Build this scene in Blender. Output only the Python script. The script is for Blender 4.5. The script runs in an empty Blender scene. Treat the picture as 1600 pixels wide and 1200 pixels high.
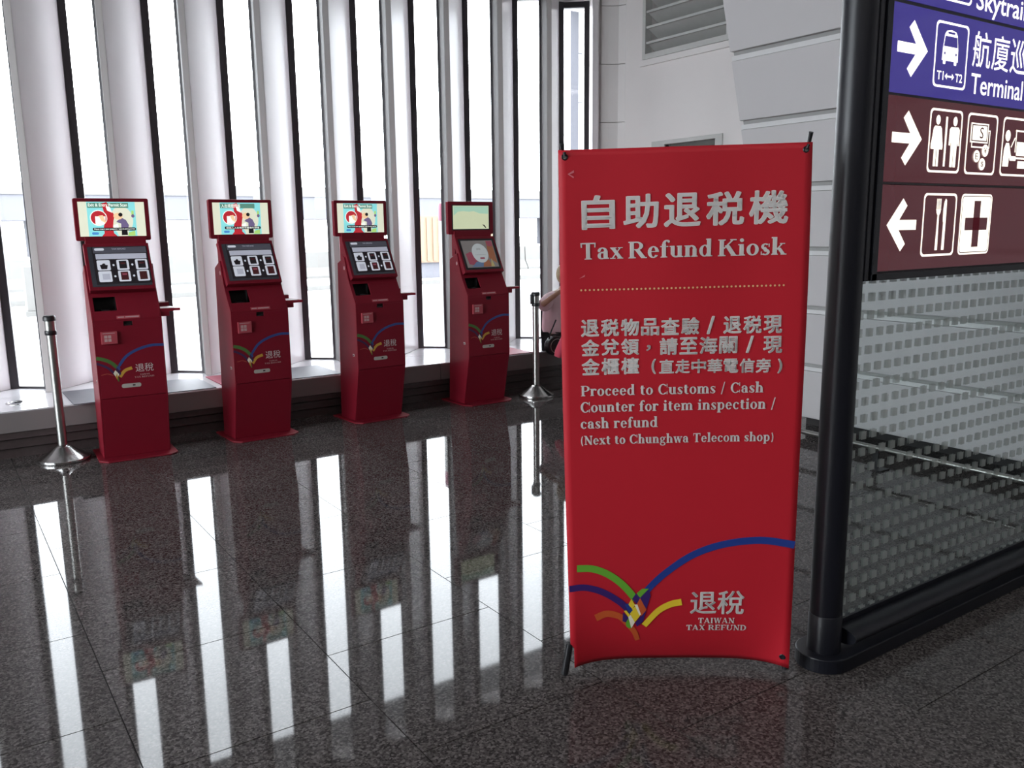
import bpy, bmesh, math, random
from math import sin, cos, tan, pi, radians as R, atan2, sqrt
from mathutils import Vector, Matrix
random.seed(7)
C = bpy.context.scene.collection
SC = bpy.context.scene

# ---------------------------------------------------------------- camera
PITCH, ROLL, YAW = .18161276, -.01159477, .59833673
Fv = Vector((sin(YAW)*cos(PITCH), cos(YAW)*cos(PITCH), -sin(PITCH)))
Rv = Vector((cos(YAW), -sin(YAW), 0)); Uv = Rv.cross(Fv)
R2 = Rv*cos(ROLL)+Uv*sin(ROLL); U2 = Uv*cos(ROLL)-Rv*sin(ROLL)
cd = bpy.data.cameras.new('camera'); cam = bpy.data.objects.new('camera', cd); C.objects.link(cam)
m = Matrix((R2, U2, -Fv)).transposed().to_4x4(); m.translation = (0, 0, 1.6)
cam.matrix_world = m
cd.sensor_fit = 'HORIZONTAL'; cd.sensor_width = 36; cd.lens = 36*1341.82/1600; cd.clip_end = 400
SC.camera = cam

# ---------------------------------------------------------------- world, lights, exposure
SC.view_settings.view_transform = 'Standard'; SC.view_settings.look = 'None'
SC.view_settings.gamma = 1; SC.view_settings.use_curve_mapping = False
SC.view_settings.exposure = 0.3
w = bpy.data.worlds.new('overcast_sky'); SC.world = w; w.use_nodes = True
bg = w.node_tree.nodes['Background']; bg.inputs[0].default_value = (.90, .945, 1, 1); bg.inputs[1].default_value = 11.5
def area(name, loc, rot, sx, sy, power, col=(1, 1, 1)):
    l = bpy.data.lights.new(name, 'AREA'); l.shape = 'RECTANGLE'; l.size = sx; l.size_y = sy; l.energy = power; l.color = col
    o = bpy.data.objects.new(name, l); C.objects.link(o); o.location = loc; o.rotation_euler = rot; return o
p = area('window_portal', (2.6, 8.0, 2.2), (R(-90), 0, 0), 8.6, 3.8, 1); p.data.cycles.is_portal = True
p = area('side_window_portal', (-6.65, 4.47, 2.45), (0, R(-90), 0), 4.2, 7.1, 1); p.data.cycles.is_portal = True
FILL_LAMPS = [(-4.2, -1.5), (-1.2, -1.5), (1.8, -1.5), (-4.2, -4.8), (-1.2, -4.8), (1.8, -4.8)]  # lamps added out of view to brighten the hall
for i, (x, y) in enumerate(FILL_LAMPS):
    area('added_fill_light', (x, y, 5.06), (0, 0, 0), 1.7, 1.1, 8, (1, .97, .93))

# ---------------------------------------------------------------- materials
def newmat(name):
    M = bpy.data.materials.new(name); M.use_nodes = True
    nt = M.node_tree; b = nt.nodes['Principled BSDF']; return M, nt, b
def mat(name, col, rough=.5, metal=0, var=.06, scale=12, bump=0, bscale=200, emit=0, spec=None, coat=0):
    M, nt, b = newmat(name)
    tc = nt.nodes.new('ShaderNodeTexCoord'); n = nt.nodes.new('ShaderNodeTexNoise'); n.inputs['Scale'].default_value = scale
    n.inputs['Detail'].default_value = 4
    nt.links.new(tc.outputs['Object'], n.inputs['Vector'])
    mr = nt.nodes.new('ShaderNodeMapRange'); mr.inputs[3].default_value = 1-var; mr.inputs[4].default_value = 1+var
    nt.links.new(n.outputs[0], mr.inputs[0])
    mx = nt.nodes.new('ShaderNodeVectorMath'); mx.operation = 'SCALE'; mx.inputs[0].default_value = col[:3]
    nt.links.new(mr.outputs[0], mx.inputs['Scale']); nt.links.new(mx.outputs[0], b.inputs['Base Color'])
    b.inputs['Roughness'].default_value = rough; b.inputs['Metallic'].default_value = metal
    if spec is not None: b.inputs['Specular IOR Level'].default_value = spec
    if coat: b.inputs['Coat Weight'].default_value = coat; b.inputs['Coat Roughness'].default_value = .08
    if emit:
        nt.links.new(mx.outputs[0], b.inputs['Emission Color']); b.inputs['Emission Strength'].default_value = emit
    if bump:
        n2 = nt.nodes.new('ShaderNodeTexNoise'); n2.inputs['Scale'].default_value = bscale
        nt.links.new(tc.outputs['Object'], n2.inputs['Vector'])
        bp = nt.nodes.new('ShaderNodeBump'); bp.inputs['Strength'].default_value = bump; bp.inputs['Distance'].default_value = .002
        nt.links.new(n2.outputs[0], bp.inputs['Height']); nt.links.new(bp.outputs[0], b.inputs['Normal'])
    return M
def granite(name, cols, scale, rough, tone=.10, spec=.15):
    M, nt, b = newmat(name)
    g = nt.nodes.new('ShaderNodeNewGeometry')
    v = nt.nodes.new('ShaderNodeTexNoise'); v.inputs['Scale'].default_value = scale; v.inputs['Detail'].default_value = 5; v.inputs['Roughness'].default_value = .75
    nt.links.new(g.outputs['Position'], v.inputs['Vector'])
    vo = nt.nodes.new('ShaderNodeTexVoronoi'); vo.inputs['Scale'].default_value = scale*1.7
    nt.links.new(g.outputs['Position'], vo.inputs['Vector'])
    ad = nt.nodes.new('ShaderNodeMix'); ad.data_type = 'FLOAT'; ad.inputs[0].default_value = .34
    nt.links.new(v.outputs[0], ad.inputs[2])
    sep = nt.nodes.new('ShaderNodeSeparateColor'); nt.links.new(vo.outputs['Color'], sep.inputs[0]); nt.links.new(sep.outputs[0], ad.inputs[3])
    r = nt.nodes.new('ShaderNodeValToRGB'); e = r.color_ramp.elements
    e[0].position = .36; e[0].color = (*cols[0], 1); e[1].position = .68; e[1].color = (*cols[-1], 1)
    for i, c in enumerate(cols[1:-1]):
        q = e.new(.36+.32*(i+1)/(len(cols)-1)); q.color = (*c, 1)
    nt.links.new(ad.outputs[0], r.inputs[0])
    oi = nt.nodes.new('ShaderNodeObjectInfo'); mr = nt.nodes.new('ShaderNodeMapRange'); mr.inputs[3].default_value = 1-tone; mr.inputs[4].default_value = 1+tone
    nt.links.new(oi.outputs['Random'], mr.inputs[0])
    mx = nt.nodes.new('ShaderNodeVectorMath'); mx.operation = 'SCALE'
    nt.links.new(r.outputs[0], mx.inputs[0]); nt.links.new(mr.outputs[0], mx.inputs['Scale'])
    nt.links.new(mx.outputs[0], b.inputs['Base Color'])
    n3 = nt.nodes.new('ShaderNodeTexNoise'); n3.inputs['Scale'].default_value = 3.1
    nt.links.new(g.outputs['Position'], n3.inputs['Vector'])
    m2 = nt.nodes.new('ShaderNodeMapRange'); m2.inputs[3].default_value = rough*.6; m2.inputs[4].default_value = rough*1.5
    nt.links.new(n3.outputs[0], m2.inputs[0]); nt.links.new(m2.outputs[0], b.inputs['Roughness'])
    b.inputs['Specular IOR Level'].default_value = spec
    return M
def glassmat(name, tint, gloss=.06, dots=None):
    M = bpy.data.materials.new(name); M.use_nodes = True; nt = M.node_tree
    for n in list(nt.nodes):
        if n.type != 'OUTPUT_MATERIAL': nt.nodes.remove(n)
    out = [n for n in nt.nodes if n.type == 'OUTPUT_MATERIAL'][0]
    tr = nt.nodes.new('ShaderNodeBsdfTransparent'); tr.inputs[0].default_value = (*tint, 1)
    gl = nt.nodes.new('ShaderNodeBsdfGlossy'); gl.inputs['Roughness'].default_value = .02
    fr = nt.nodes.new('ShaderNodeFresnel'); fr.inputs[0].default_value = 1.35
    ge = nt.nodes.new('ShaderNodeNewGeometry'); mi = nt.nodes.new('ShaderNodeMapRange'); mi.inputs[3].default_value = 1.38; mi.inputs[4].default_value = 1/1.38
    nt.links.new(ge.outputs['Backfacing'], mi.inputs[0]); nt.links.new(mi.outputs[0], fr.inputs[0])
    mx = nt.nodes.new('ShaderNodeMixShader'); nt.links.new(fr.outputs[0], mx.inputs[0]); nt.links.new(tr.outputs[0], mx.inputs[1]); nt.links.new(gl.outputs[0], mx.inputs[2])
    last = mx
    if dots:
        px, dx, pz, dz, ox, oz, zlo = dots
        tc = nt.nodes.new('ShaderNodeTexCoord'); sp = nt.nodes.new('ShaderNodeSeparateXYZ'); nt.links.new(tc.outputs['Object'], sp.inputs[0])
        def mth(op, a, bb, c=None):
            q = nt.nodes.new('ShaderNodeMath'); q.operation = op
            for i, v in enumerate((a, bb)):
                if v is None: continue
                if isinstance(v, (int, float)): q.inputs[i].default_value = v
                else: nt.links.new(v, q.inputs[i])
            return q.outputs[0]
        def axis(o, p_, d_, off):
            a = mth('ADD', o, -off+p_*100+d_/2); a = mth('MODULO', a, p_); return mth('LESS_THAN', a, d_)
        a = mth('MULTIPLY', axis(sp.outputs[0], px, dx, ox), axis(sp.outputs[2], pz, dz, oz))
        a = mth('MULTIPLY', a, mth('GREATER_THAN', sp.outputs[2], zlo))
        a = mth('MULTIPLY', a, .55)
        df = nt.nodes.new('ShaderNodeBsdfDiffuse'); df.inputs[0].default_value = (.43, .465, .455, 1)
        m3 = nt.nodes.new('ShaderNodeMixShader'); nt.links.new(a, m3.inputs[0]); nt.links.new(mx.outputs[0], m3.inputs[1]); nt.links.new(df.outputs[0], m3.inputs[2]); last = m3
    nt.links.new(last.outputs[0], out.inputs[0])
    return M

RED = mat('red_powder_coat', (.20, .009, .021), .42, var=.05, spec=.2, bump=.1, bscale=500)
REDB = mat('banner_red_vinyl', (.46, .012, .024), .55, var=.04, scale=5, spec=.3)
TXT = mat('banner_grey_white_print', (.60, .58, .57), .6, var=.02)
EDGE = mat('banner_edge_print', (.85, .76, .72), .6, var=.02)
BLUEP = mat('print_blue', (.012, .038, .235), .5); GREENP = mat('print_green', (.12, .36, .03), .5)
NAVYP = mat('print_navy', (.035, .012, .13), .5); YELP = mat('print_yellow', (.75, .55, .03), .5)
ORP = mat('print_orange', (.52, .09, .02), .5); CRP = mat('print_cream', (.8, .74, .6), .5)
DOTP = mat('print_dot', (.75, .45, .22), .5)
BLK = mat('black_plastic', (.012, .012, .014), .35); BLKM = mat('black_painted_metal', (.006, .0065, .011), .38, var=.1, spec=.4)
DARK = mat('dark_hole', (.004, .003, .003), .8)
STEEL = mat('brushed_steel', (.42, .42, .40), .30, metal=1, var=.08, scale=40)
CHROME = mat('polished_steel', (.50, .50, .49), .18, metal=1, var=.05)
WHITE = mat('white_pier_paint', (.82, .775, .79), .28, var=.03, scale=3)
PIERF = mat('pier_edge_shaded', (.52, .49, .48), .55, var=.04, scale=3)
PIERS = mat('pier_side_shaded', (.13, .12, .12), .6)  # edge and side: darker copies of the pier white, shade held in the colour
WALLM = mat('grey_wall_paint', (.79, .755, .74), .6, var=.03, scale=2)
WALLP = mat('cladding_panel_paint', (.56, .545, .55), .5, var=.02, scale=2)
TRIMM = mat('cladding_joint_trim', (.68, .68, .68), .5)
GROOVE = mat('cladding_groove', (.34, .34, .33), .7)
CEIL = mat('ceiling_paint', (.30, .30, .30), .8)
BACKW = mat('hall_wall_paint', (.30, .29, .28), .8)
FRAME = mat('dark_window_frame', (.045, .038, .045), .4)
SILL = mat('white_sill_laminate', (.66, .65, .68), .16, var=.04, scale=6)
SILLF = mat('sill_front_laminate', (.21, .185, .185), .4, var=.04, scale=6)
SHEET = mat('grey_sheet', (.12, .12, .145), .6, var=.1, scale=20)
RSHEET = mat('red_sheet', (.33, .03, .07), .6)
LOUV = mat('louvre_paint', (.56, .56, .54), .5)
TRAYW = mat('tray_top', (.75, .68, .70), .4)
LABEL = mat('label_silver', (.45, .42, .38), .4); LBLRED = mat('label_red', (.42, .06, .08), .5); LBLINK = mat('label_pale_ink', (.55, .36, .36), .5)
GRAN = granite('polished_granite', [(.030, .026, .026), (.066, .058, .057), (.092, .083, .081), (.155, .14, .136)], 80, .035)
BASES = mat('dark_skirting_stone', (.070, .052, .052), .35, var=.25, scale=40)
GROUT = mat('grout', (.012, .011, .011), .7)
CONC = mat('outdoor_concrete', (.38, .38, .38), .9, var=.08, scale=1)
CONCW = mat('concrete_barrier', (.115, .113, .108), .9, var=.1, scale=4)
FARB = mat('far_grey_concrete', (.105, .105, .12), .9, var=.08, scale=.6)
SOFF = mat('soffit', (.25, .25, .25), .9)
ORANGE = mat('orange_steel', (.17, .11, .07), .6); POSTW = mat('white_post_paint', (.32, .32, .31), .5); PINK = mat('red_post_paint', (.17, .034, .065), .5)
LILAC = mat('exterior_fin', (.07, .07, .088), .7); WSTONE = mat('exterior_white_cladding', (.24, .24, .24), .7)
GLASS = glassmat('window_glass', (.97, .98, .98))
FILM = glassmat('partition_glass_with_dot_film', (.83, .865, .86), dots=(.0627, .033, .0627, .030, 2.698, .0235, .12))
SB = mat('sign_blue', (.045, .032, .27), .12, emit=.52, var=.05, scale=3, coat=.2); SM = mat('sign_maroon', (.075, .012, .018), .12, emit=.55, var=.05, scale=3, coat=.2)
SWW = mat('sign_lit_white', (1, .97, .84), .3, emit=1.05, var=.0)
LAMPM = mat('added_lamp_diffuser', (1, .97, .93), .5, emit=3)  # glow of the added ceiling panels
SKIN = mat('skin', (.42, .22, .15), .5); HAIR = mat('light_brown_hair', (.42, .32, .2), .6, var=.3, scale=60)
SHIRT = mat('pale_pink_shirt', (.66, .46, .50), .8, bump=.5, bscale=60); TROU = mat('black_trousers', (.012, .012, .015), .8)
COAT = mat('red_jacket_cloth', (.50, .05, .09), .75, bump=.5, bscale=40); BAG = mat('black_bag_leather', (.01, .01, .012), .35)
# screens (lit)
def lit(n, c, e=.75): return mat(n, c, .25, emit=e, var=.02)
S_CREAM = lit('screen_cream', (.62, .63, .50)); S_CYAN = lit('screen_cyan', (.22, .60, .62)); S_TEAL = lit('screen_title_green', (.09, .22, .17))
S_WHITE = lit('screen_white', (.82, .86, .80)); S_RED = lit('screen_red', (.40, .02, .03)); S_SKIN = lit('screen_skin', (.75, .50, .30)); S_PURP = lit('screen_purple', (.13, .10, .20))
S_BLK = lit('screen_black', (.01, .01, .012)); S_GREEN = lit('screen_green', (.35, .55, .15)); S_BLUE = lit('screen_blue', (.06, .22, .50))
S_PALE = lit('screen_pale_green', (.55, .60, .40), .6); S_PALE2 = lit('screen_pale_teal', (.34, .55, .42), .6)
T_DK = lit('touch_dark', (.028, .029, .036), .35); T_HD = lit('touch_header', (.055, .055, .07), .5); T_GR = lit('touch_grey', (.36, .37, .44), .5)
T_LT = lit('touch_light', (.52, .54, .60), .5); T_RD = lit('touch_passport', (.05, .012, .014), .4); T_BK = lit('touch_black', (.015, .012, .015), .4)
T_WT = lit('touch_white', (.42, .45, .46), .35); T_GB = lit('touch_grey_beige', (.17, .155, .15), .35); T_PK = lit('touch_pink', (.26, .06, .09), .3)
T_OR = lit('touch_orange', (.26, .10, .05), .3); T_BL = lit('touch_blue', (.10, .15, .25), .3); T_YL = lit('touch_yellow', (.36, .30, .13), .3)
KBLUE = mat('kiosk_print_blue', (.03, .06, .22), .5); KGREEN = mat('kiosk_print_green', (.07, .16, .035), .5); KNAVY = mat('kiosk_print_navy', (.045, .015, .07), .5)
KYEL = mat('kiosk_print_yellow', (.55, .30, .04), .5); KOR = mat('kiosk_print_orange', (.32, .05, .03), .5); KTXT = mat('kiosk_print_grey', (.62, .52, .52), .6)

# ---------------------------------------------------------------- geometry helpers
def link(o, parent=None):
    C.objects.link(o)
    if parent is not None: o.parent = parent
    return o
def tag(o, label=None, cat=None, group=None, kind=None):
    if label: o['label'] = label
    if cat: o['category'] = cat
    if group: o['group'] = group
    if kind: o['kind'] = kind
    return o
def empty(name, loc=(0, 0, 0), rz=0):
    o = bpy.data.objects.new(name, None); o.empty_display_size = .1; C.objects.link(o); o.location = loc; o.rotation_euler = (0, 0, rz); return o
class MB:
    def __init__(s): s.v = []; s.f = []; s.m = []; s.mats = []
    def mi(s, m):
        if m not in s.mats: s.mats.append(m)
        return s.mats.index(m)
    def add(s, vs, fs, m):
        o = len(s.v); s.v += [tuple(v) for v in vs]; i = s.mi(m)
        for f in fs: s.f.append([o+k for k in f]); s.m.append(i)
    def box(s, x0, x1, y0, y1, z0, z1, m):
        s.add([(x0, y0, z0), (x1, y0, z0), (x1, y1, z0), (x0, y1, z0), (x0, y0, z1), (x1, y0, z1), (x1, y1, z1), (x0, y1, z1)],
              [(0, 3, 2, 1), (4, 5, 6, 7), (0, 1, 5, 4), (1, 2, 6, 5), (2, 3, 7, 6), (3, 0, 4, 7)], m)
    def prism(s, pts, fn0, fn1, m, mside=None):
        n = len(pts); a = [fn0(*p) for p in pts]; b = [fn1(*p) for p in pts]
        s.add(a+b, [list(range(n))[::-1], [n+i for i in range(n)]], m)
        s.add(a+b, [(i, (i+1) % n, n+(i+1) % n, n+i) for i in range(n)], mside or m)
    def xy(s, pts, z0, z1, m): s.prism(pts, lambda x, y: (x, y, z0), lambda x, y: (x, y, z1), m)
    def yz(s, pts, x0, x1, m): s.prism(pts, lambda y, z: (x0, y, z), lambda y, z: (x1, y, z), m)
    def tube(s, pts, r, m, n=12, caps=True):
        pts = [Vector(p) for p in pts]; rs = r if isinstance(r, (list, tuple)) else [r]*len(pts)
        rings = []; prev = None
        for i, p in enumerate(pts):
            d = (pts[min(i+1, len(pts)-1)]-pts[max(i-1, 0)]).normalized()
            if prev is None:
                a = Vector((0, 0, 1)) if abs(d.z) < .9 else Vector((1, 0, 0)); u = d.cross(a).normalized()
            else: u = (prev-d*prev.dot(d)).normalized()
            prev = u; w_ = d.cross(u)
            rings.append([p+(u*cos(2*pi*k/n)+w_*sin(2*pi*k/n))*rs[i] for k in range(n)])
        vs = [q for rg in rings for q in rg]; fs = []
        for i in range(len(pts)-1):
            for k in range(n): fs.append((i*n+k, i*n+(k+1) % n, (i+1)*n+(k+1) % n, (i+1)*n+k))
        if caps: fs += [tuple(range(n))[::-1], tuple((len(pts)-1)*n+k for k in range(n))]
        s.add(vs, fs, m)
    def lathe(s, prof, c, m, n=32):
        vs = []; fs = []
        for r, z in prof: vs += [(c[0]+r*cos(2*pi*k/n), c[1]+r*sin(2*pi*k/n), c[2]+z) for k in range(n)]
        for i in range(len(prof)-1):
            for k in range(n): fs.append((i*n+k, i*n+(k+1) % n, (i+1)*n+(k+1) % n, (i+1)*n+k))
        fs += [tuple(range(n))[::-1], tuple((len(prof)-1)*n+k for k in range(n))]
        s.add(vs, fs, m)
    def build(s, name, parent=None, smooth=False, bevel=0, loc=None, rz=0, seg=2):
        me = bpy.data.meshes.new(name); me.from_pydata(s.v, [], s.f)
        for m_ in s.mats: me.materials.append(m_)
        me.polygons.foreach_set('material_index', s.m); me.update()
        bm = bmesh.new(); bm.from_mesh(me); bmesh.ops.remove_doubles(bm, verts=bm.verts, dist=1e-6)
        bmesh.ops.recalc_face_normals(bm, faces=bm.faces); bm.to_mesh(me); bm.free()
        if smooth:
            for p_ in me.polygons: p_.use_smooth = True
            me.set_sharp_from_angle(angle=R(38))
        o = bpy.data.objects.new(name, me); link(o, parent)
        if loc: o.location = loc
        if rz: o.rotation_euler = (0, 0, rz)
        if bevel:
            md = o.modifiers.new('bevel', 'BEVEL'); md.width = bevel; md.segments = seg; md.limit_method = 'ANGLE'; md.angle_limit = R(35)
            md.harden_normals = False
        return o
def rrect(x0, x1, z0, z1, r, n=4):
    o = []
    for cx, cz, a in ((x1-r, z1-r, 0), (x0+r, z1-r, 90), (x0+r, z0+r, 180), (x1-r, z0+r, 270)):
        for k in range(n+1): o.append((cx+r*cos(R(a+90*k/n)), cz+r*sin(R(a+90*k/n))))
    return o
def ell(cx, cz, rx, rz, n=20, a0=0): return [(cx+rx*cos(2*pi*k/n+a0), cz+rz*sin(2*pi*k/n+a0)) for k in range(n)]

# flat print: polygons given in local 2-D (u, v) mapped to a surface function S(u, v, lift)
def triangulate(polys):
    """polys: list of outlines -> verts2d, tris (each outline filled by itself)"""
    from mathutils.geometry import tessellate_polygon
    V = []; F = []
    for pl in polys:
        t = tessellate_polygon([[Vector((p[0], p[1], 0)) for p in pl]]); o = len(V)
        V += [(p[0], p[1]) for p in pl]; F += [tuple(o+i for i in q) for q in t]
    return V, F
def putflat(mb, polys, S, lift, m):
    V, F = triangulate(polys)
    mb.add([S(u, v, lift) for u, v in V], F, m)
def ring(pts, t):  # outline ring polygons between pts and inset pts (convex shapes)
    cx = sum(p[0] for p in pts)/len(pts); cz = sum(p[1] for p in pts)/len(pts)
    x0 = min(p[0] for p in pts); x1 = max(p[0] for p in pts); z0 = min(p[1] for p in pts); z1 = max(p[1] for p in pts)
    sx = 1-2*t/(x1-x0); sz = 1-2*t/(z1-z0); mx, mz = (x0+x1)/2, (z0+z1)/2
    inn = [(mx+(p[0]-mx)*sx, mz+(p[1]-mz)*sz) for p in pts]; n = len(pts)
    return [[pts[i], pts[(i+1) % n], inn[(i+1) % n], inn[i]] for i in range(n)]
def ribbon(pts, w0, w1=None, n=40):
    """Catmull-Rom ribbon as quads"""
    w1 = w1 or w0; P = [Vector((*p, 0)) for p in pts]; P = [2*P[0]-P[1]]+P+[2*P[-1]-P[-2]]; c = []
    seg = len(P)-3
    for i in range(seg):
        a, b, c_, d = P[i:i+4]
        for k in range(n//seg+1):
            t = k/(n//seg)
            if i and k == 0: continue
            c.append(.5*((2*b)+(c_-a)*t+(2*a-5*b+4*c_-d)*t*t+(3*b-a-3*c_+d)*t**3))
    L = []
    for i, q in enumerate(c):
        t = (c[min(i+1, len(c)-1)]-c[max(i-1, 0)]).normalized(); nn = Vector((-t.y, t.x, 0)); ww = (w0+(w1-w0)*i/(len(c)-1))/2
        L.append(((q+nn*ww).xy, (q-nn*ww).xy))
    return [[tuple(L[i][0]), tuple(L[i+1][0]), tuple(L[i+1][1]), tuple(L[i][1])] for i in range(len(L)-1)]
_tc = {}
def textmesh(s, size, offset=0.0, sx=1.0, spacing=1.0):
    """built-in font -> (verts2d, faces), left/baseline origin, scaled to given em size"""
    key = (s, offset, spacing)
    if key not in _tc:
        cu = bpy.data.curves.new('t', 'FONT'); cu.body = s; cu.size = 1; cu.offset = offset; cu.resolution_u = 3; cu.space_character = spacing
        o = bpy.data.objects.new('t', cu); C.objects.link(o)
        dg = bpy.context.evaluated_depsgraph_get(); me = bpy.data.meshes.new_from_object(o.evaluated_get(dg))
        V = [(v.co.x, v.co.y) for v in me.vertices]; F = [tuple(p_.vertices) for p_ in me.polygons]
        bpy.data.objects.remove(o); bpy.data.curves.remove(cu); bpy.data.meshes.remove(me)
        _tc[key] = (V, F)
    V, F = _tc[key]
    return [(x*size*sx, y*size) for x, y in V], F
def puttext(mb, s, box, S, lift, m, offset=0.0, spacing=1.0):
    """fit the text into box (u0,u1,v0,v1) measured on its ink"""
    V, F = textmesh(s, 1, offset, 1, spacing)
    if not V: return
    x0 = min(v[0] for v in V); x1 = max(v[0] for v in V); y0 = min(v[1] for v in V); y1 = max(v[1] for v in V)
    u0, u1, v0, v1 = box
    mb.add([S(u0+(x-x0)/(x1-x0)*(u1-u0), v0+(y-y0)/(y1-y0)*(v1-v0), lift) for x, y in V], F, m)

# a small bold serif alphabet for the banner (outlines drawn here)
def _r(x0, x1, y0, y1): return [(x0, y0), (x1, y0), (x1, y1), (x0, y1)]
def _sf(x, y, w=.25, h=.038): return [(x-w/2, y), (x+w/2, y), (x+w/2, y+h*.7), (x+.07, y+h*1.5), (x-.07, y+h*1.5), (x-w/2, y+h*.7)] if y < .3 else [(x-w/2, y), (x-w/2, y-h*.7), (x-.07, y-h*1.5), (x+.07, y-h*1.5), (x+w/2, y-h*.7), (x+w/2, y)]
def _arc(cx, cy, rx, ry, a0, a1, tw=.125, th=.05, n=14):
    o = []; i_ = []
    for k in range(n+1):
        a = R(a0+(a1-a0)*k/n); o.append((cx+rx*cos(a), cy+ry*sin(a))); i_.append((cx+(rx-tw)*cos(a), cy+(ry-th)*sin(a)))
    return [[o[k], o[k+1], i_[k+1], i_[k]] for k in range(n)]
def _dg(x0, y0, x1, y1, w_): return [(x0-w_/2, y0), (x0+w_/2, y0), (x1+w_/2, y1), (x1-w_/2, y1)]
def _dot(x, y, r): return ell(x, y, r, r, 12)
SW = .125
def serif(ch):
    X, CP, A = .47, .68, .72; s = SW/2; P = []
    st = lambda x, y0, y1: P.append(_r(x-s, x+s, y0, y1))
    if ch == ' ': return [], .25
    if ch == 'T': st(.31, 0, CP); P += [_sf(.31, 0, .28), _r(.03, .59, CP-.045, CP), _dg(.055, .49, .045, CP, .04), _dg(.565, .49, .575, CP, .04)]; return P, .62
    if ch == 'a': st(.33, .05, .34); P += _arc(.21, .33, .185, .15, 0, 165, .12, .045)+_arc(.19, .14, .165, .15, 60, 300, .12, .045)+[_r(.33-s, .46, 0, .05), _dot(.085, .34, .055), _r(.15, .33, .26, .30)]; return P, .48
    if ch == 'x': P += [_dg(.08, X, .40, 0, .16), _dg(.07, 0, .39, X, .05), _r(0, .2, 0, .035), _r(.26, .49, 0, .035), _r(0, .24, X-.035, X), _r(.29, .47, X-.035, X)]; return P, .50
    if ch == 'R': st(.13, 0, CP); P += [_sf(.13, 0, .27), _r(.0, .2, CP-.04, CP)]+_arc(.30, .505, .24, .175, -90, 90, .13, .045)+[_r(.13, .30, CP-.045, CP), _r(.13, .32, .33, .375), _dg(.32, .35, .56, .0, .17), _r(.47, .68, 0, .035)]; return P, .68
    if ch == 'P': st(.13, 0, CP); P += [_sf(.13, 0, .27), _r(.0, .2, CP-.04, CP)]+_arc(.30, .49, .25, .19, -90, 90, .13, .045)+[_r(.13, .30, CP-.045, CP), _r(.13, .30, .30, .345)]; return P, .58
    if ch == 'e': P += _arc(.225, .235, .21, .245, 0, 325, .13, .045)+[_r(.08, .43, .235, .275)]; return P, .46
    if ch == 'c': P += _arc(.225, .235, .21, .245, 50, 320, .13, .045)+[_dot(.345, .375, .055)]; return P, .43
    if ch == 'C': P += _arc(.33, .34, .31, .355, 42, 318, .14, .05)+[_r(.57, .61, .46, .69), _r(.57, .61, 0, .2)]; return P, .66
    if ch == 'o': P += _arc(.235, .235, .22, .245, 0, 360, .13, .045, 24); return P, .48
    if ch == 'f': st(.14, 0, .55); P += [_sf(.14, 0, .26), _r(0, .30, X-.04, X)]+_arc(.25, .56, .17, .16, 60, 180, .12, .05)+[_dot(.31, .655, .05)]; return P, .33
    if ch == 'u': st(.12, .12, X); st(.38, 0, X); P += [_r(0, .12, X-.04, X), _r(.27, .38, X-.04, X), _r(.38, .51, 0, .04)]+_arc(.25, .15, .19, .16, 180, 330, .12, .06); return P, .53
    if ch == 'n': st(.12, 0, X); st(.39, 0, .33); P += [_sf(.12, 0, .24), _sf(.39, 0, .24), _r(0, .12, X-.04, X)]+_arc(.27, .31, .1825, .17, 0, 150, .12, .06); return P, .53
    if ch == 'h': st(.12, 0, A); st(.39, 0, .33); P += [_sf(.12, 0, .24), _sf(.39, 0, .24), _r(0, .12, A-.04, A)]+_arc(.27, .31, .1825, .17, 0, 150, .12, .06); return P, .53
    if ch == 'm':
        st(.12, 0, X); st(.39, 0, .33); st(.66, 0, .33); P += [_sf(.12, 0, .24), _sf(.39, 0, .22), _sf(.66, 0, .24), _r(0, .12, X-.04, X)]+_arc(.27, .31, .1825, .17, 0, 150, .12, .06)+_arc(.54, .31, .1825, .17, 0, 150, .12, .06); return P, .80
    if ch == 'd': st(.38, 0, A); P += [_r(.27, .38, A-.04, A), _r(.38, .51, 0, .04)]+_arc(.225, .235, .21, .245, 35, 325, .13, .045); return P, .53
    if ch == 'p': st(.13, -.2, X); P += [_sf(.13, -.2, .25), _r(0, .13, X-.04, X)]+_arc(.28, .235, .21, .245, -145, 145, .13, .045); return P, .52
    if ch == 'g': P += _arc(.21, .32, .18, .155, 0, 360, .11, .045, 18)+_arc(.23, -.06, .22, .14, 0, 360, .09, .05, 18)+[_r(.34, .48, .41, .46), _dg(.1, .06, .12, .19, .1), _r(.08, .33, .045, .10)]; return P, .49
    if ch == 'K': st(.13, 0, CP); P += [_sf(.13, 0, .27), _sf(.13, CP, .27), _dg(.2, .30, .54, CP, .06), _dg(.32, .44, .58, 0, .17), _r(.43, .66, CP-.035, CP), _r(.46, .71, 0, .035)]; return P, .70
    if ch == 'k': st(.12, 0, A); P += [_sf(.12, 0, .24), _r(0, .12, A-.04, A), _dg(.18, .19, .39, X, .055), _dg(.26, .28, .44, 0, .14), _r(.3, .48, X-.035, X), _r(.33, .54, 0, .035)]; return P, .53
    if ch == 'i': st(.13, 0, X); P += [_sf(.13, 0, .25), _r(0, .13, X-.04, X), _dot(.13, .63, .075)]; return P, .27
    if ch == 'l': st(.13, 0, A); P += [_sf(.13, 0, .25), _r(0, .13, A-.04, A)]; return P, .27
    if ch == 's': P += _arc(.185, .345, .15, .13, 40, 250, .10, .045)+_arc(.185, .125, .16, .135, -140, 70, .10, .045)+[_dg(.25, .13, .12, .33, .16), _r(.30, .335, .33, .46), _r(.03, .065, .01, .15)]; return P, .38
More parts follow.
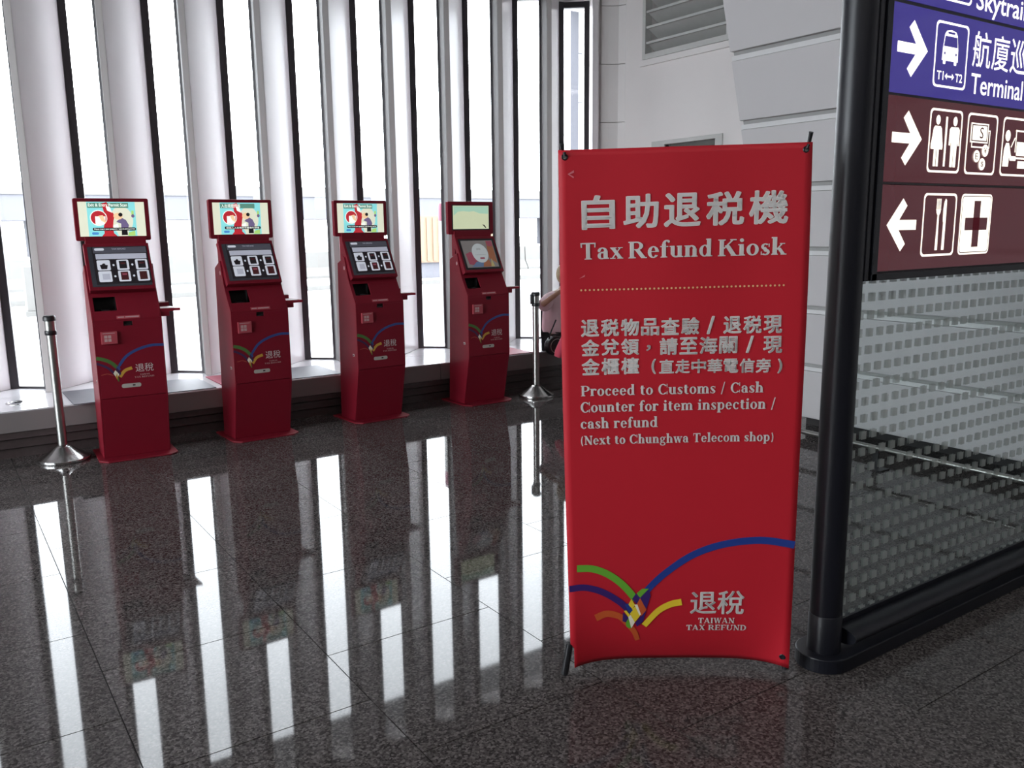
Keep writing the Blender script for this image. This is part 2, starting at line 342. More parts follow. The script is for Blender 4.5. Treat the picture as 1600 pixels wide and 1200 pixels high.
    if ch == 'r': st(.12, 0, X); P += [_sf(.12, 0, .25), _r(0, .12, X-.04, X)]+_arc(.27, .33, .13, .15, 60, 175, .07, .06)+[_dot(.335, .405, .06)]; return P, .41
    if ch == 't': st(.15, .08, .60); P += [_r(.02, .31, X-.04, X)]+_arc(.24, .13, .1525, .14, 180, 310, .12, .05); return P, .35
    if ch == 'N': P += [_dg(.13, 0, .13, CP, .05), _dg(.11, CP, .55, 0, .15), _dg(.55, 0, .55, CP, .05), _sf(.13, 0, .2), _sf(.55, CP, .2), _r(0, .18, CP-.035, CP)]; return P, .68
    if ch == 'w': P += [_dg(.08, X, .22, 0, .13), _dg(.21, 0, .34, X, .05), _dg(.34, X, .48, 0, .13), _dg(.47, 0, .60, X, .05), _r(0, .2, X-.035, X), _r(.26, .46, X-.035, X), _r(.53, .68, X-.035, X)]; return P, .69
    if ch == 'W': P += [_dg(.11, CP, .29, 0, .13), _dg(.28, 0, .44, CP, .05), _dg(.44, CP, .62, 0, .13), _dg(.61, 0, .78, CP, .05), _r(.0, .24, CP-.03, CP), _r(.35, .56, CP-.03, CP), _r(.69, .87, CP-.03, CP)]; return P, .88
    if ch == 'A': P += [_dg(.07, 0, .30, CP, .045), _dg(.31, CP, .55, 0, .14), _r(.14, .46, .20, .24), _r(0, .17, 0, .03), _r(.43, .66, 0, .03)]; return P, .67
    if ch == 'I': st(.15, 0, CP); P += [_sf(.15, 0, .27), _sf(.15, CP, .27)]; return P, .30
    if ch == 'E': st(.13, 0, CP); P += [_r(0, .5, 0, .04), _r(0, .5, CP-.04, CP), _r(.13, .42, .33, .37), _r(.47, .51, 0, .17), _r(.47, .51, .52, CP), _r(.39, .42, .27, .43)]; return P, .58
    if ch == 'F': st(.13, 0, CP); P += [_sf(.13, 0, .27), _r(0, .5, CP-.04, CP), _r(.13, .40, .33, .37), _r(.47, .51, .52, CP), _r(.37, .40, .27, .43)]; return P, .55
    if ch == 'U': st(.13, .2, CP); P += [_sf(.13, CP, .26), _dg(.55, .2, .55, CP, .05), _sf(.55, CP, .2)]+_arc(.32, .22, .255, .235, 180, 360, .1, .05); return P, .68
    if ch == 'D': st(.13, 0, CP); P += [_r(0, .3, 0, .04), _r(0, .3, CP-.04, CP)]+_arc(.28, .34, .35, .34, -90, 90, .14, .045); return P, .68
    if ch == 'X': P += [_dg(.11, CP, .53, 0, .16), _dg(.1, 0, .5, CP, .05), _r(0, .23, 0, .03), _r(.38, .65, 0, .03), _r(0, .26, CP-.03, CP), _r(.4, .62, CP-.03, CP)]; return P, .66
    if ch == '/': P += [_dg(.06, -.08, .26, .74, .06)]; return P, .33
    if ch == '(': P += _arc(.30, .28, .24, .47, 125, 235, .07, .07); return P, .26
    if ch == ')': P += _arc(-.02, .28, .24, .47, -55, 55, .07, .07); return P, .26
    return [], .3
def putserif(mb, s, u0, u1, v0, capheight, S, lift, m, track=.02):
    x = 0; polys = []
    for ch in s:
        P, a = serif(ch); polys += [[(x+p_[0], p_[1]) for p_ in q] for q in P]; x += a+track
    x1 = max(p_[0] for q in polys for p_ in q); x0 = min(p_[0] for q in polys for p_ in q); k = (u1-u0)/(x1-x0); h = capheight/.68
    putflat(mb, [[(u0+(p_[0]-x0)*k, v0+p_[1]*h) for p_ in q] for q in polys], S, lift, m)

# ================================================================ SETTING
# floor: grout bed + individual granite slabs
fb = MB(); fb.box(-9, 9, -9, 7.6, -.12, -.006, GROUT); floor = fb.build('floor'); floor['kind'] = 'structure'
TX, TY = .7285, .750
bm_ = MB(); bm_.box(.0016, TX-.0022, .0022, TY-.0022, -.02, 0, GRAN)
first = None; tiles = []
for i in range(-3, 9):
    x0 = .3895+TX*i
    if x0 > 6.0: continue
    off = 2.529 if i % 2 == 0 else 2.905
    for j in range(-5, 8):
        y0 = off+TY*j
        if y0+TY > 7.6: continue
        tiles.append((x0, y0))
xs = sorted({t[0] for t in tiles}); XA, XB = xs[0], xs[-1]+TX
for x0, y0 in tiles:
    if first is None: first = bm_.build('granite_tile', floor, loc=(x0, y0, 0))
    else:
        o = first.copy(); link(o, floor); o.location = (x0, y0, 0)
# the rest of the floor beyond the tiles one can pick out
rs = MB()
gx = -9.0
i = -3
while .3895+TX*i > -9: i -= 1
for ii in range(i, 13):
    x0 = .3895+TX*ii; off = 2.529 if ii % 2 == 0 else 2.905
    for j in range(-15, 8):
        y0 = off+TY*j
        if y0+TY > 7.6 or (XA-1e-3 <= x0 < XB-1e-3 and j >= -5): continue
        rs.box(x0+.0016, x0+TX-.0016, y0+.0016, y0+TY-.0016, -.02, 0, GRAN)
o = rs.build('granite_tile_rest', floor); o.name = 'granite_paving'; o['kind'] = 'stuff'
# edge row against the sill
# ceiling and hidden walls of the hall
b = MB(); b.box(-9, 9, -9, 8.2, 5.2, 5.4, CEIL); tag(b.build('ceiling'), kind='structure')
b = MB(); b.box(-9, 9, -9.2, -9, -.1, 5.4, BACKW); tag(b.build('wall_back'), kind='structure')
b = MB(); b.box(-6.7, -6.5, -9, 8.2, -.1, .35, BACKW); b.box(-6.7, -6.5, -9, 8.2, 4.6, 5.4, BACKW); b.box(-6.7, -6.5, -9, .95, .35, 4.6, BACKW); b.box(-6.7, -6.5, 7.95, 8.2, .35, 4.6, BACKW); tag(b.build('wall_left'), kind='structure')
for n_ in range(4):
    y0 = .95+1.75*n_; wt = empty('window_%d' % (20+n_), (-6.6, y0, .35)); wt['kind'] = 'structure'
    b = MB(); b.box(-.1, .1, 0, .09, 0, 4.25, FRAME); b.box(-.04, .04, .09, 1.75, 0, .05, FRAME); b.box(-.04, .04, .09, 1.75, 4.2, 4.25, FRAME); b.box(-.04, .04, .09, 1.75, 2.1, 2.15, FRAME); b.build('window_frame', wt)
    b = MB(); b.box(-.004, .004, .09, 1.75, .05, 4.2, GLASS); b.build('window_pane', wt)
b = MB(); b.box(-9, -1.95, 7.5, 8.1, -.1, 5.4, WALLM); tag(b.build('wall_front'), kind='structure')
for (x, y) in FILL_LAMPS:  # unseen panels added to go with the fill lights
    t = empty('added_ceiling_light', (x, y, 5.08)); tag(t, 'added ceiling light panel behind the viewer, %s row, %s' % ('nearer' if y > -3 else 'farther', {-4.2: 'window side', -1.2: 'middle', 1.8: 'sign side'}[x]), 'ceiling light', 'added ceiling lights out of view')
    b = MB(); b.box(-.95, .95, -.65, -.6, 0, .1, WHITE); b.box(-.95, .95, .6, .65, 0, .1, WHITE); b.box(-.95, -.9, -.6, .6, 0, .1, WHITE); b.box(.9, .95, -.6, .6, 0, .1, WHITE); b.build('frame', t)
    b = MB(); b.box(-.9, .9, -.6, .6, .04, .06, LAMPM); b.build('diffuser', t)

# --- window wall -------------------------------------------------
P1X, BAY, PY, HEAD, SZ = .562, .6185, 7.92, 4.0, .355
b = MB(); b.box(-2.0, 6.9, 7.88, 8.15, HEAD, 5.2, WALLM); tag(b.build('wall_window_header'), kind='structure').name = 'wall_window'
# pane and pier geometry relative to P1 (frame right edge)
pd = Vector((.19, -.17)).normalized(); pn = Vector((-pd.y, pd.x))
KS = list(range(-4, 10))
for n_, k in enumerate(KS):
    x = P1X+BAY*k; last = (k == 9)
    wt = empty('window_%d' % (n_+1), (x, PY, SZ)); wt['kind'] = 'structure'
    L = .285 if last else .262
    a0 = Vector((0, 0)); a1 = pd*L
    def q(p_, s_): v = p_+pn*s_; return (v.x, v.y)
    h = HEAD-SZ
    b = MB()
    b.xy([(-.062, -.02), (-.005, -.03), (.0, 0), (0.01, .08), (-.062, .08)], 0, h, FRAME)           # deep dark mullion
    e = a1; w2 = .045 if last else .022
    b.xy([q(e-pd*w2, -.03), q(e+pd*.01, -.03), q(e+pd*.01, .03), q(e-pd*w2, .03)], 0, h, FRAME)
    b.xy([q(a0, -.02), q(a1, -.02), q(a1, .03), q(a0, .03)], 0, .018, FRAME)
    b.xy([q(a0, -.02), q(a1, -.02), q(a1, .03), q(a0, .03)], h-.06, h, FRAME)
    b.build('window_frame', wt)
    b = MB(); b.xy([q(a0, 0), q(a1, 0), q(a1, .008), q(a0, .008)], .018, h-.06, GLASS); b.build('window_pane', wt)
    if not last:
        pr = MB()
        C_ = (.152, -.335); D_ = (.200, -.352); G_ = (BAY-.062, -.015)
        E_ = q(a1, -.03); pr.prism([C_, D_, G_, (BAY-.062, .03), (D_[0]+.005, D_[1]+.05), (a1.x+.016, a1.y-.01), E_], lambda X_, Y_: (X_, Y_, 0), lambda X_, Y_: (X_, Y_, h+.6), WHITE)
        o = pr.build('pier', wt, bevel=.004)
        # narrow front edge and left side recoloured darker by facing, standing in for shade
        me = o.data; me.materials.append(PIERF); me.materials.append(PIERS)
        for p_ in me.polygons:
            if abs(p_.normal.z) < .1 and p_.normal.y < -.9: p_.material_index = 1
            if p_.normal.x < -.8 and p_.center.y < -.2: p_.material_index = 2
# end pilaster and corner column
b = MB(); b.xy([(6.375, 7.70), (6.425, 7.665), (6.47, 7.70), (6.47, 7.80), (6.40, 7.77)], 0, 5.2, WHITE); tag(b.build('trim_1', bevel=.004), kind='structure')
col = MB(); colp = [(6.47, 7.78), (6.50, 7.70), (6.57, 7.665), (6.66, 7.60), (6.70, 7.52), (6.9, 7.52), (6.9, 8.0), (6.47, 8.0)]
o = empty('trim_2', (0, 0, 0)); o['kind'] = 'structure'
zz = [0, .86, 1.485, 2.11, 2.736, 3.359, 3.972, 4.6, 5.2]
for a_, b_ in zip(zz[:-1], zz[1:]):
    c_ = MB(); c_.xy(colp, a_+.002, b_-.002, WALLM); c_.build('column_block', o, bevel=.006)
# sill
SY = 6.90
o = empty('trim_3', (0, 0, 0)); o['kind'] = 'structure'; o['label'] = 'low white window sill with stepped dark stone plinth'
bx = [-2.1, -.2, 1.30, 3.9, 5.6, 6.75]
for a_, b_ in zip(bx[:-1], bx[1:]):
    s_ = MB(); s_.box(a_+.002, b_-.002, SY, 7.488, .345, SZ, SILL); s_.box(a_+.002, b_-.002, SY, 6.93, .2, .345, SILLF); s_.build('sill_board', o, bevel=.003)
s_ = MB(); s_.box(-2.1, 6.8, 7.492, 8.1, .335, SZ, SILL); s_.build('sill_ledge', o)
for nm, y0, z0, z1 in (('plinth_course', 6.915, .150, .197), ('plinth_course', 6.948, .077, .140), ('plinth_course', 6.980, 0, .067)):
    s_ = MB(); s_.box(-2.1, 6.75, y0, 7.5, z0, z1, BASES); s_.build(nm, o)
s_ = MB(); s_.box(-2.1, 6.8, 7.0, 8.1, -.12, .34, BASES); s_.build('plinth_core', o)
# right-hand wall with louvre and vent
XW = 6.70
b = MB()
b.box(XW, XW+.25, -9, 6.03, 0, 5.2, WALLM); b.box(XW, XW+.25, 7.17, 7.53, 0, 5.2, WALLM)
b.box(XW, XW+.25, 6.03, 7.17, 0, 2.05, WALLM); b.box(XW, XW+.25, 6.03, 7.17, 2.44, 3.34, WALLM); b.box(XW, XW+.25, 6.03, 7.17, 4.75, 5.2, WALLM)
b.box(XW, XW+.25, 6.03, 6.16, 2.05, 2.44, WALLM); b.box(XW, XW+.25, 6.87, 7.17, 2.05, 2.44, WALLM)
tag(b.build('wall_right'), kind='structure')
t = empty('wall_louvre', (XW, 6.6, 3.28)); tag(t, 'large white slatted louvre high on the end wall beside the windows', 'louvre')
f = MB()
f.box(-.03, .0, -.64, .67, 0.0, .06, WALLM); f.box(-.044, .049, -.564, .564, .062, .115, LOUV); f.box(-.044, .049, -.564, .564, 1.47, 1.53, LOUV)
f.box(-.045, .05, .565, .61, .062, 1.53, LOUV); f.box(-.045, .05, -.61, -.565, .062, 1.53, LOUV); f.box(-.028, 0, .612, .668, .062, 1.55, WALLM); f.box(-.028, 0, -.668, -.612, .062, 1.55, WALLM)
f.build('frame', t)
for k in range(8):
    z0 = .215+.157*k
    s_ = MB(); s_.prism([(-.03, z0), (-.03, z0+.024), (.01, z0+.03), (.17, z0-.07), (.16, z0-.09), (0, z0)], lambda x_, z_: (x_, -.565, z_), lambda x_, z_: (x_, .565, z_), LOUV); s_.build('slat', t)
s_ = MB(); s_.box(.17, .2, -.57, .57, .06, 1.5, mat('louvre_back', (.25, .25, .24), .8)); s_.build('back_panel', t)
t = empty('wall_vent', (XW, 6.5, 2.0)); tag(t, 'flat framed vent opening low on the end wall behind the banner', 'vent')
f = MB(); f.box(-.02, .05, -.43, .57, .44, .48, LOUV); f.box(-.02, .05, -.43, .57, 0.0, .05, LOUV); f.box(-.02, .05, .37, .57, .05, .44, LOUV); f.box(-.02, .05, -.43, -.34, .05, .44, LOUV); f.build('frame', t, bevel=.003)
s_ = MB(); s_.box(.06, .08, -.35, .38, .04, .45, mat('vent_grille', (.12, .12, .11), .7)); s_.build('grille', t)
# leaning clad wall on the right
X0, KL, YE, YS = 5.55, .27, 4.31, -4.0
zj = [.127, .571, 1.013, 1.437, 1.875, 2.32, 2.772, 3.22, 3.67, 4.12, 4.57, 5.2]
lean = lambda z: X0-KL*z
o = empty('wall_right_leaning', (0, 0, 0)); o['kind'] = 'structure'; o['label'] = 'leaning wall clad in long pale grey panels'
core = MB(); core.prism([(lean(.14)+.03, .14), (lean(5.19)+.03, 5.19), (6.69, 5.19), (6.69, .14)], lambda x_, z_: (x_, YS, z_), lambda x_, z_: (x_, YE-.004, z_), GROOVE); core.build('wall_core', o)
for a_, b_ in zip(zj[:-1], zj[1:]):
    c_ = MB(); z0, z1 = a_-.002, b_-.064
    c_.prism([(lean(z0)-.004, z0), (lean(z1)-.004, z1), (lean(z1)+.035, z1), (lean(z0)+.035, z0)], lambda x_, z_: (x_, YS, z_), lambda x_, z_: (x_, YE, z_), WALLP); c_.build('cladding_panel', o, bevel=.004)
    if a_ == zj[0]: continue
    c_ = MB(); z0, z1 = a_-.061, a_-.030
    c_.prism([(lean(z0)+.006, z0), (lean(z1)+.006, z1), (lean(z1)+.03, z1), (lean(z0)+.03, z0)], lambda x_, z_: (x_, YS, z_), lambda x_, z_: (x_, YE, z_), TRIMM); c_.build('joint_strip', o)
b = MB(); b.box(5.78, 6.69, YS, YE-.05, 0, .14, mat('dark_recess', (.02, .018, .018), .6)); b.build('recess', o)
t = empty('guard_rail', (5.05, 3.17, 0)); tag(t, 'low steel bumper rail running along the foot of the leaning wall', 'rail')
b = MB(); b.tube([(0, -6, .142), (0, 1.1, .142)], .018, STEEL); b.build('rail_tube', t, smooth=True)
for yy in (0, -2.2, -4.4):
    b = MB(); b.box(-.006, .006, yy-.02, yy+.02, .008, .13, BLK); b.box(-.05, .05, yy-.07, yy+.05, 0, .008, BLK); b.build('bracket', t)

# --- outdoors ------------------------------------------------------
b = MB(); b.box(-40, 80, 8.15, 120, -.2, 0, CONC); b.box(-60, -7.2, -40, 8.15, -.2, 0, CONC); o = b.build('ground'); o['kind'] = 'structure'
b = MB(); b.box(-2.2, 8.5, 8.15, 9.25, 4.35, 4.6, SOFF); o = b.build('ceiling_outdoor_soffit'); o['kind'] = 'structure'; o.name = 'trim_4'
b = MB(); b.box(-40, 60, 21.6, 21.8, 0, .12, CONCW); o = b.build('kerb'); tag(o, 'low grey kerb line on the bright apron outside the windows', 'kerb')
t = empty('barrier_wall', (20, 27, 0)); tag(t, 'row of grey concrete barrier blocks outside across the apron', 'barrier', )
blk = None
for k in range(12):
    if blk is None:
        b = MB(); b.prism([(-.3, 0), (-.3, .08), (-.12, .35), (-.09, .85), (.09, .85), (.12, .35), (.3, .08), (.3, 0)], lambda y_, z_: (.02, y_, z_), lambda y_, z_: (3.48, y_, z_), CONCW); blk = b.build('barrier_block', t, loc=(-22, 0, 0))
    else: c_ = blk.copy(); link(c_, t); c_.location = (-22+3.5*k, 0, 0)
t = empty('overpass', (0, 62, 0)); tag(t, 'pale grey elevated roadway far off beyond the apron', 'overpass')
b = MB(); b.box(-30, 90, 0, 6, 2.3, 3.9, FARB); b.build('deck', t)
b = MB(); b.box(-30, 90, -.1, .1, 3.9, 4.6, CONCW); b.build('parapet', t)
for k in range(8):
    b = MB(); b.box(-8+14*k, -6.6+14*k, 2, 4, 0, 2.3, FARB); b.build('pillar', t)
t = empty('cargo_container', (13.0, 24.2, 0)); tag(t, 'orange cargo container on a grey trailer base outside the windows', 'container')
b = MB(); b.box(0, 3.2, 0, 2, .5, 1.95, ORANGE)
for k in range(14): b.box(.08+.22*k, .2+.22*k, -.03, 0, .55, 1.9, ORANGE)
b.build('container_body', t)
b = MB(); b.box(0, 3.2, .1, 1.9, .0, .5, FARB); b.build('base', t)
t = empty('traffic_post', (5.66, 9.85, 0)); tag(t, 'white round post with a red top just outside the windows', 'post')
b = MB(); b.lathe([(.075, 0), (.075, .05), (.058, .06), (.058, 1.68)], (0, 0, 0), POSTW, 20); b.build('pole', t, smooth=True)
b = MB(); b.lathe([(.06, 1.68), (.06, 1.86), (.05, 1.90), (.02, 1.915)], (0, 0, 0), PINK, 20); b.build('top_cap', t, smooth=True)
t = empty('exterior_fin_wall', (7.2, 9.0, 0)); tag(t, 'clad outdoor fin wall seen through the last window', 'outdoor wall')
for z0, z1 in ((0, .85), (.85, 1.7), (1.7, 2.55), (2.55, 3.15), (3.15, 3.75), (3.75, 4.34)):
    b = MB(); b.box(0, 1.3, -.02, .0, z0+.006, z1-.006, WSTONE); b.build('cladding_panel', t)
b = MB(); b.box(-.003, 1.3, -.018, .14, 0, 4.34, LILAC); b.build('fin_body', t)
t = empty('outdoor_cabinet', (1.9, 19, 0)); tag(t, 'small pale grey cabinet standing out on the apron behind the left kiosks', 'cabinet')
b = MB(); b.box(-.28, .28, -.2, .2, .1, .95, CONCW); b.build('body', t, bevel=.01); b = MB(); b.box(-.32, .32, -.24, .24, 0, .1, CONCW); b.build('base', t)

# ================================================================ things on the sill
def sheet(name, x0, x1, y0, y1, m, label, skew=0, cat='sheet'):
    b = MB(); b.xy([(x0, y0), (x1, y0), (x1+skew, y1), (x0+skew, y1)], SZ+.001, SZ+.007, m); return tag(b.build(name), label, cat, 'sheets lying on the window sill')
sheet('cover_sheet', .815, 1.30, 6.86, 7.48, SHEET, 'grey sheet on the sill between the left steel post and the first kiosk')
sheet('cover_sheet', 1.36, 1.85, 6.91, 7.485, SHEET, 'grey sheet on the sill between the first and second kiosks')
sheet('cover_sheet', 1.92, 2.42, 6.91, 7.485, RSHEET, 'dark red sheet on the sill just left of the second kiosk')
sheet('cover_sheet', 2.46, 2.93, 6.91, 7.485, SHEET, 'grey sheet on the sill between the second and third kiosks')
sheet('cover_sheet', 4.45, 4.97, 6.91, 7.42, RSHEET, 'dark red sheet on the sill right of the fourth kiosk')
t = empty('floor_lamp_disc', (.50, 7.21, SZ)); tag(t, 'round recessed steel uplight in the white sill at far left', 'uplight')
b = MB(); b.lathe([(.092, 0.0), (.092, .003), (.075, .006), (.070, .002)], (0, 0, 0), CHROME, 36); b.build('ring', t, smooth=True)
b = MB(); b.lathe([(.069, .0005), (.069, .003)], (0, 0, 0), mat('lamp_glass_grey', (.3, .3, .33), .1), 36); b.build('lens', t)
b = MB(); b.tube([(-.03, 0, .006), (.02, .03, .006)], .004, BLK, 6); b.build('grip', t)

# ================================================================ kiosks
def kiosk(x, y, rz, variant, label):
    t = empty('kiosk', (x, y, 0), R(rz)); tag(t, label, 'kiosk', 'red self-service kiosks along the windows')
    W = .223
    b = MB(); b.prism([(px_, py_) for px_, py_ in [(-.26, .04), (-.21, -.02), (.21, -.02), (.265, .03), (.265, .44), (-.26, .44)]], lambda a, c: (a, c, 0), lambda a, c: (a, c, .012), RED); b.build('base_plate', t, bevel=.004)
    # body with open scanner bay: two side cheeks, front sheets, back
    prof = [(.097, .012), (0, .455), (0, 1.0), (.0802, 1.135), (.115, 1.20), (.17, 1.37), (.29, 1.315), (.35, .012)]
    b = MB()
    for s_ in (-1, 1): b.yz(prof, s_*W, s_*(W-.012), RED)
    b.build('side_panel', t, bevel=.0025)
    b = MB()
    Wi = W-.012
    def sl(p0, p1, x0, x1, th=.01):
        (y0, z0), (y1, z1) = p0, p1; d = Vector((y1-y0, z1-z0)).normalized(); n = Vector((d.y, -d.x))*th
        b.yz([(y0, z0), (y1, z1), (y1+n.x, z1+n.y), (y0+n.x, z0+n.y)], x0, x1, RED)
    sl(prof[0], (.001, .45), -Wi, Wi)
    # upright front with a small slot
    b.box(-Wi, Wi, .0, .01, .455, .952, RED); b.box(-Wi, -.028, .0, .01, .952, .985, RED); b.box(.030, Wi, 0, .01, .952, .985, RED); b.box(-Wi, Wi, 0, .01, .985, 1.0, RED)
    # inclined shoulder with bay opening x -.197..-.052, z 1.06..1.15
    ysh = lambda z: (z-1.0)*.110/.185
    def inc(x0, x1, z0, z1): b.yz([(ysh(z0), z0), (ysh(z1), z1), (ysh(z1)+.012, z1), (ysh(z0)+.012, z0)], x0, x1, RED)
    inc(-Wi, Wi, 1.0, 1.058); inc(-Wi, -.197, 1.058, 1.15); inc(-.055, Wi, 1.058, 1.15); inc(-Wi, Wi, 1.15, 1.20)
    b.yz([(.115, 1.195), (.17, 1.37), (.29, 1.315), (.28, 1.30), (.175, 1.35), (.13, 1.195)], -Wi, Wi, RED)
    b.yz([(.29, 1.315), (.35, .012), (.34, .012), (.28, 1.315)], -Wi, Wi, RED)
    b.build('front_panel', t, bevel=.0015)
    b = MB(); b.box(-.197, -.055, ysh(1.06)+.012, .16, 1.052, 1.058, DARK); b.box(-.2, -.052, .155, .16, 1.05, 1.16, DARK); b.box(-.2, -.197, .102, .16, 1.05, 1.16, DARK); b.box(-.055, -.052, .102, .16, 1.05, 1.16, DARK); b.box(-.2, -.052, .105, .16, 1.15, 1.155, DARK)
    b.box(-.15, -.10, .05, .10, 1.058, 1.066, BLK); b.build('scanner_bay', t)
    b = MB(); b.box(-.03, .032, .012, .03, .95, .987, DARK); b.box(-.02, .022, .002, .014, .955, .962, BLK); b.build('paper_slot', t)
    # touchscreen hood
    th = atan2(.214-.049, 1.52-1.205); h = sqrt(.165**2+.315**2)
    hd = bpy.data.objects.new('touchscreen_hood', None)
    hb = MB(); hb.box(-.211, .211, 0, .05, 0, h, RED); hd = hb.build('touchscreen_hood', t, bevel=.004); hd.location = (0, .052, 1.20); hd.rotation_euler = (-th, 0, 0)
    def T(u, v, l=0): return (u, -l, v)
    sc = MB(); sc.box(-.190, .192, -.0015, .002, .026, h-.026, BLK if variant == 4 else T_DK); sc.build('touchscreen', hd)
    g = MB()
    if variant != 4:
        P = lambda pts, m_, l_=.0022: putflat(g, [pts], T, l_, m_)
        kz = lambda z: (z-1.205)/cos(th)     # height on the slope from world height
        P([(-.162, kz(1.243)), (.198-.004, kz(1.243)), (.194, kz(1.495)), (-.162, kz(1.495))], T_BK, .0018)
        P([(-.155, kz(1.452)), (.188, kz(1.452)), (.188, kz(1.492)), (-.155, kz(1.492))], T_HD)
        P([(-.144, kz(1.411)), (.183, kz(1.411)), (.183, kz(1.447)), (-.144, kz(1.447))], T_GR, .0024)
        P(rrect(-.146, -.084, kz(1.470), kz(1.486), .008), T_LT, .0026)
        puttext(g, 'TAX REFUND', (-.035, .055, kz(1.474), kz(1.484)), T, .0026, T_GR)
        for r_, (z0, z1) in enumerate(((1.336, 1.405), (1.258, 1.331))):
            for c_, (a0_, a1_) in enumerate(((-.143, -.060), (-.018, .060), (.103, .183))):
                P(rrect(a0_, a1_, kz(z0), kz(z1), .009), T_LT, .0026)
                if c_ == 0 and r_ == 0:
                    cx = (a0_+a1_)/2; cz = kz((z0+z1)/2)-.008
                    P([(cx-.025, cz+.01), (cx-.012, cz+.012), (cx-.004, cz+.022), (cx+.008, cz+.022), (cx+.012, cz+.01), (cx+.026, cz+.008), (cx+.018, cz-.022), (cx-.018, cz-.022)], T_BK, .0030)
                elif c_ == 0: P([(a0_+.024, kz(z0+.016)), (a1_-.012, kz(z0+.016)), (a1_-.012, kz(z1-.018)), (a0_+.024, kz(z1-.018))], T_GR, .0030)
                else:
                    P([(a0_+.016, kz(z0+.010)), (a1_-.014, kz(z0+.010)), (a1_-.014, kz(z1-.008)), (a0_+.016, kz(z1-.008))], T_RD if r_ else T_BK, .0030)
                    P([(a0_+.026, kz(z1-.018)), (a1_-.022, kz(z1-.018)), (a1_-.022, kz(z1-.030)), (a0_+.026, kz(z1-.030))], T_RD if not r_ else (T_PK if c_ == 1 else T_RD), .0032)
            for cx in (-.039, .082): P(ell(cx, kz((z0+z1)/2), .007, .008, 12), T_LT, .0026)
    else:
        P = lambda pts, m_, l_=.0022: putflat(g, [pts], T, l_, m_)
        P([(-.168, .045), (.170, .045), (.170, h-.045), (-.168, h-.045)], T_GB)
        P([(.09, .13), (.16, .08), (.165, h-.05), (.10, h-.05)], T_OR, .0024); P([(.11, .25), (.16, .25), (.165, h-.05), (.10, h-.05)], T_PK, .0026)
        P([(-.14, .08), (-.06, .06), (-.02, .17), (-.10, .20), (-.15, .18)], T_PK, .0024); P([(-.12, .05), (.04, .05), (.02, .11), (-.06, .10)], T_BL, .0026)
        P([(0, .05), (.10, .05), (.08, .12), (.02, .10)], T_OR, .0028); P([(.085, .05), (.125, .05), (.11, .13)], T_YL, .0030)
        P(ell(.005, .185, .085, .095, 28), T_WT, .0034)
        P(rrect(-.01, .04, .125, .142, .006), T_PK, .0038)
        puttext(g, 'TAX REFUND', (-.05, .06, .165, .172), T, .0038, T_GB); puttext(g, '退稅', (-.025, .02, .215, .235), T, .0038, T_GB)
    g.build('screen_graphics', hd)
    # upper display
    dz0, dz1, dw, dy = 1.533, 1.825, .243, .268
    b = MB(); b.prism(rrect(-dw, dw, dz0, dz1, .012), lambda a, c: (a, dy, c), lambda a, c: (a, dy+.04, c), RED); dp = b.build('display_housing', t, bevel=.003)
    b = MB(); b.box(-.19, .203, .25, .30, 1.34, 1.56, RED); b.box(-.03, .03, .30, .33, 1.25, 1.7, RED); b.build('display_neck', t)
    D = lambda u, v, l=0: (u, dy-l, v)
    g = MB(); P = lambda pts, m_, l_: putflat(g, [pts], D, l_, m_)
    if variant != 4:
        b = MB(); b.box(-.215, .213, dy-.0015, dy+.002, 1.563, 1.801, S_CREAM); b.build('display_screen', dp)
        P([(-.160, 1.563), (.152, 1.563), (.152, 1.801), (-.160, 1.801)], S_CYAN, .002)
        P(ell(.058, 1.675, .075, .095, 28), S_CREAM, .0022); P([(.03, 1.563), (.09, 1.563), (.10, 1.60), (.02, 1.60)], S_CREAM, .0021)
        P([(-.157, 1.759), (.108, 1.759), (.108, 1.794), (-.157, 1.794)], S_TEAL, .0024)
        # drawn kiosk
        P([(-.078, 1.563), (.022, 1.563), (.0, 1.585), (-.002, 1.63), (.004, 1.67), (.012, 1.70), (.006, 1.725), (-.014, 1.735), (-.030, 1.80), (-.062, 1.79), (-.054, 1.735), (-.044, 1.70), (-.052, 1.66), (-.062, 1.63), (-.06, 1.585)], S_RED, .0028)
        P([(-.032, 1.742), (.0, 1.725), (-.012, 1.765), (-.038, 1.772)], S_WHITE, .0034)
        P(ell(-.090, 1.690, .055, .054, 28), S_WHITE, .0030); P(ell(-.090, 1.690, .050, .049, 28), S_RED, .0034)
        P([(-.112, 1.645), (-.112, 1.70), (-.045, 1.70), (-.05, 1.655), (-.075, 1.642)], S_WHITE, .0038); P([(-.09, 1.705), (-.062, 1.71), (-.044, 1.66), (-.05, 1.655), (-.075, 1.67)], S_SKIN, .0042)
        # plain stooping figure using the kiosk
        P(ell(.036, 1.702, .030, .024, 20), S_SKIN, .0034); P(ell(.052, 1.712, .014, .014, 14), S_BLK, .0038)
        P([(.03, 1.672), (.06, 1.690), (.085, 1.675), (.102, 1.640), (.095, 1.615), (.05, 1.615), (.052, 1.65), (.022, 1.662)], S_PURP, .0032)
        P([(.05, 1.57), (.09, 1.57), (.088, 1.617), (.052, 1.617)], S_BLK, .003); P([(.0, 1.635), (.03, 1.650), (.035, 1.62), (.01, 1.60)], S_WHITE, .0036)
        P([(.125, 1.70), (.14, 1.705), (.14, 1.74), (.125, 1.74)], S_GREEN, .003); P(ell(.133, 1.703, .011, .012, 12), S_PURP, .0034); P([(.09, 1.565), (.14, 1.565), (.14, 1.60), (.10, 1.59)], S_GREEN, .0026)
        P(rrect(-.134, .146, 1.602, 1.623, .009), S_BLK, .0046); P(rrect(-.140, -.098, 1.575, 1.592, .007), S_BLUE, .003)
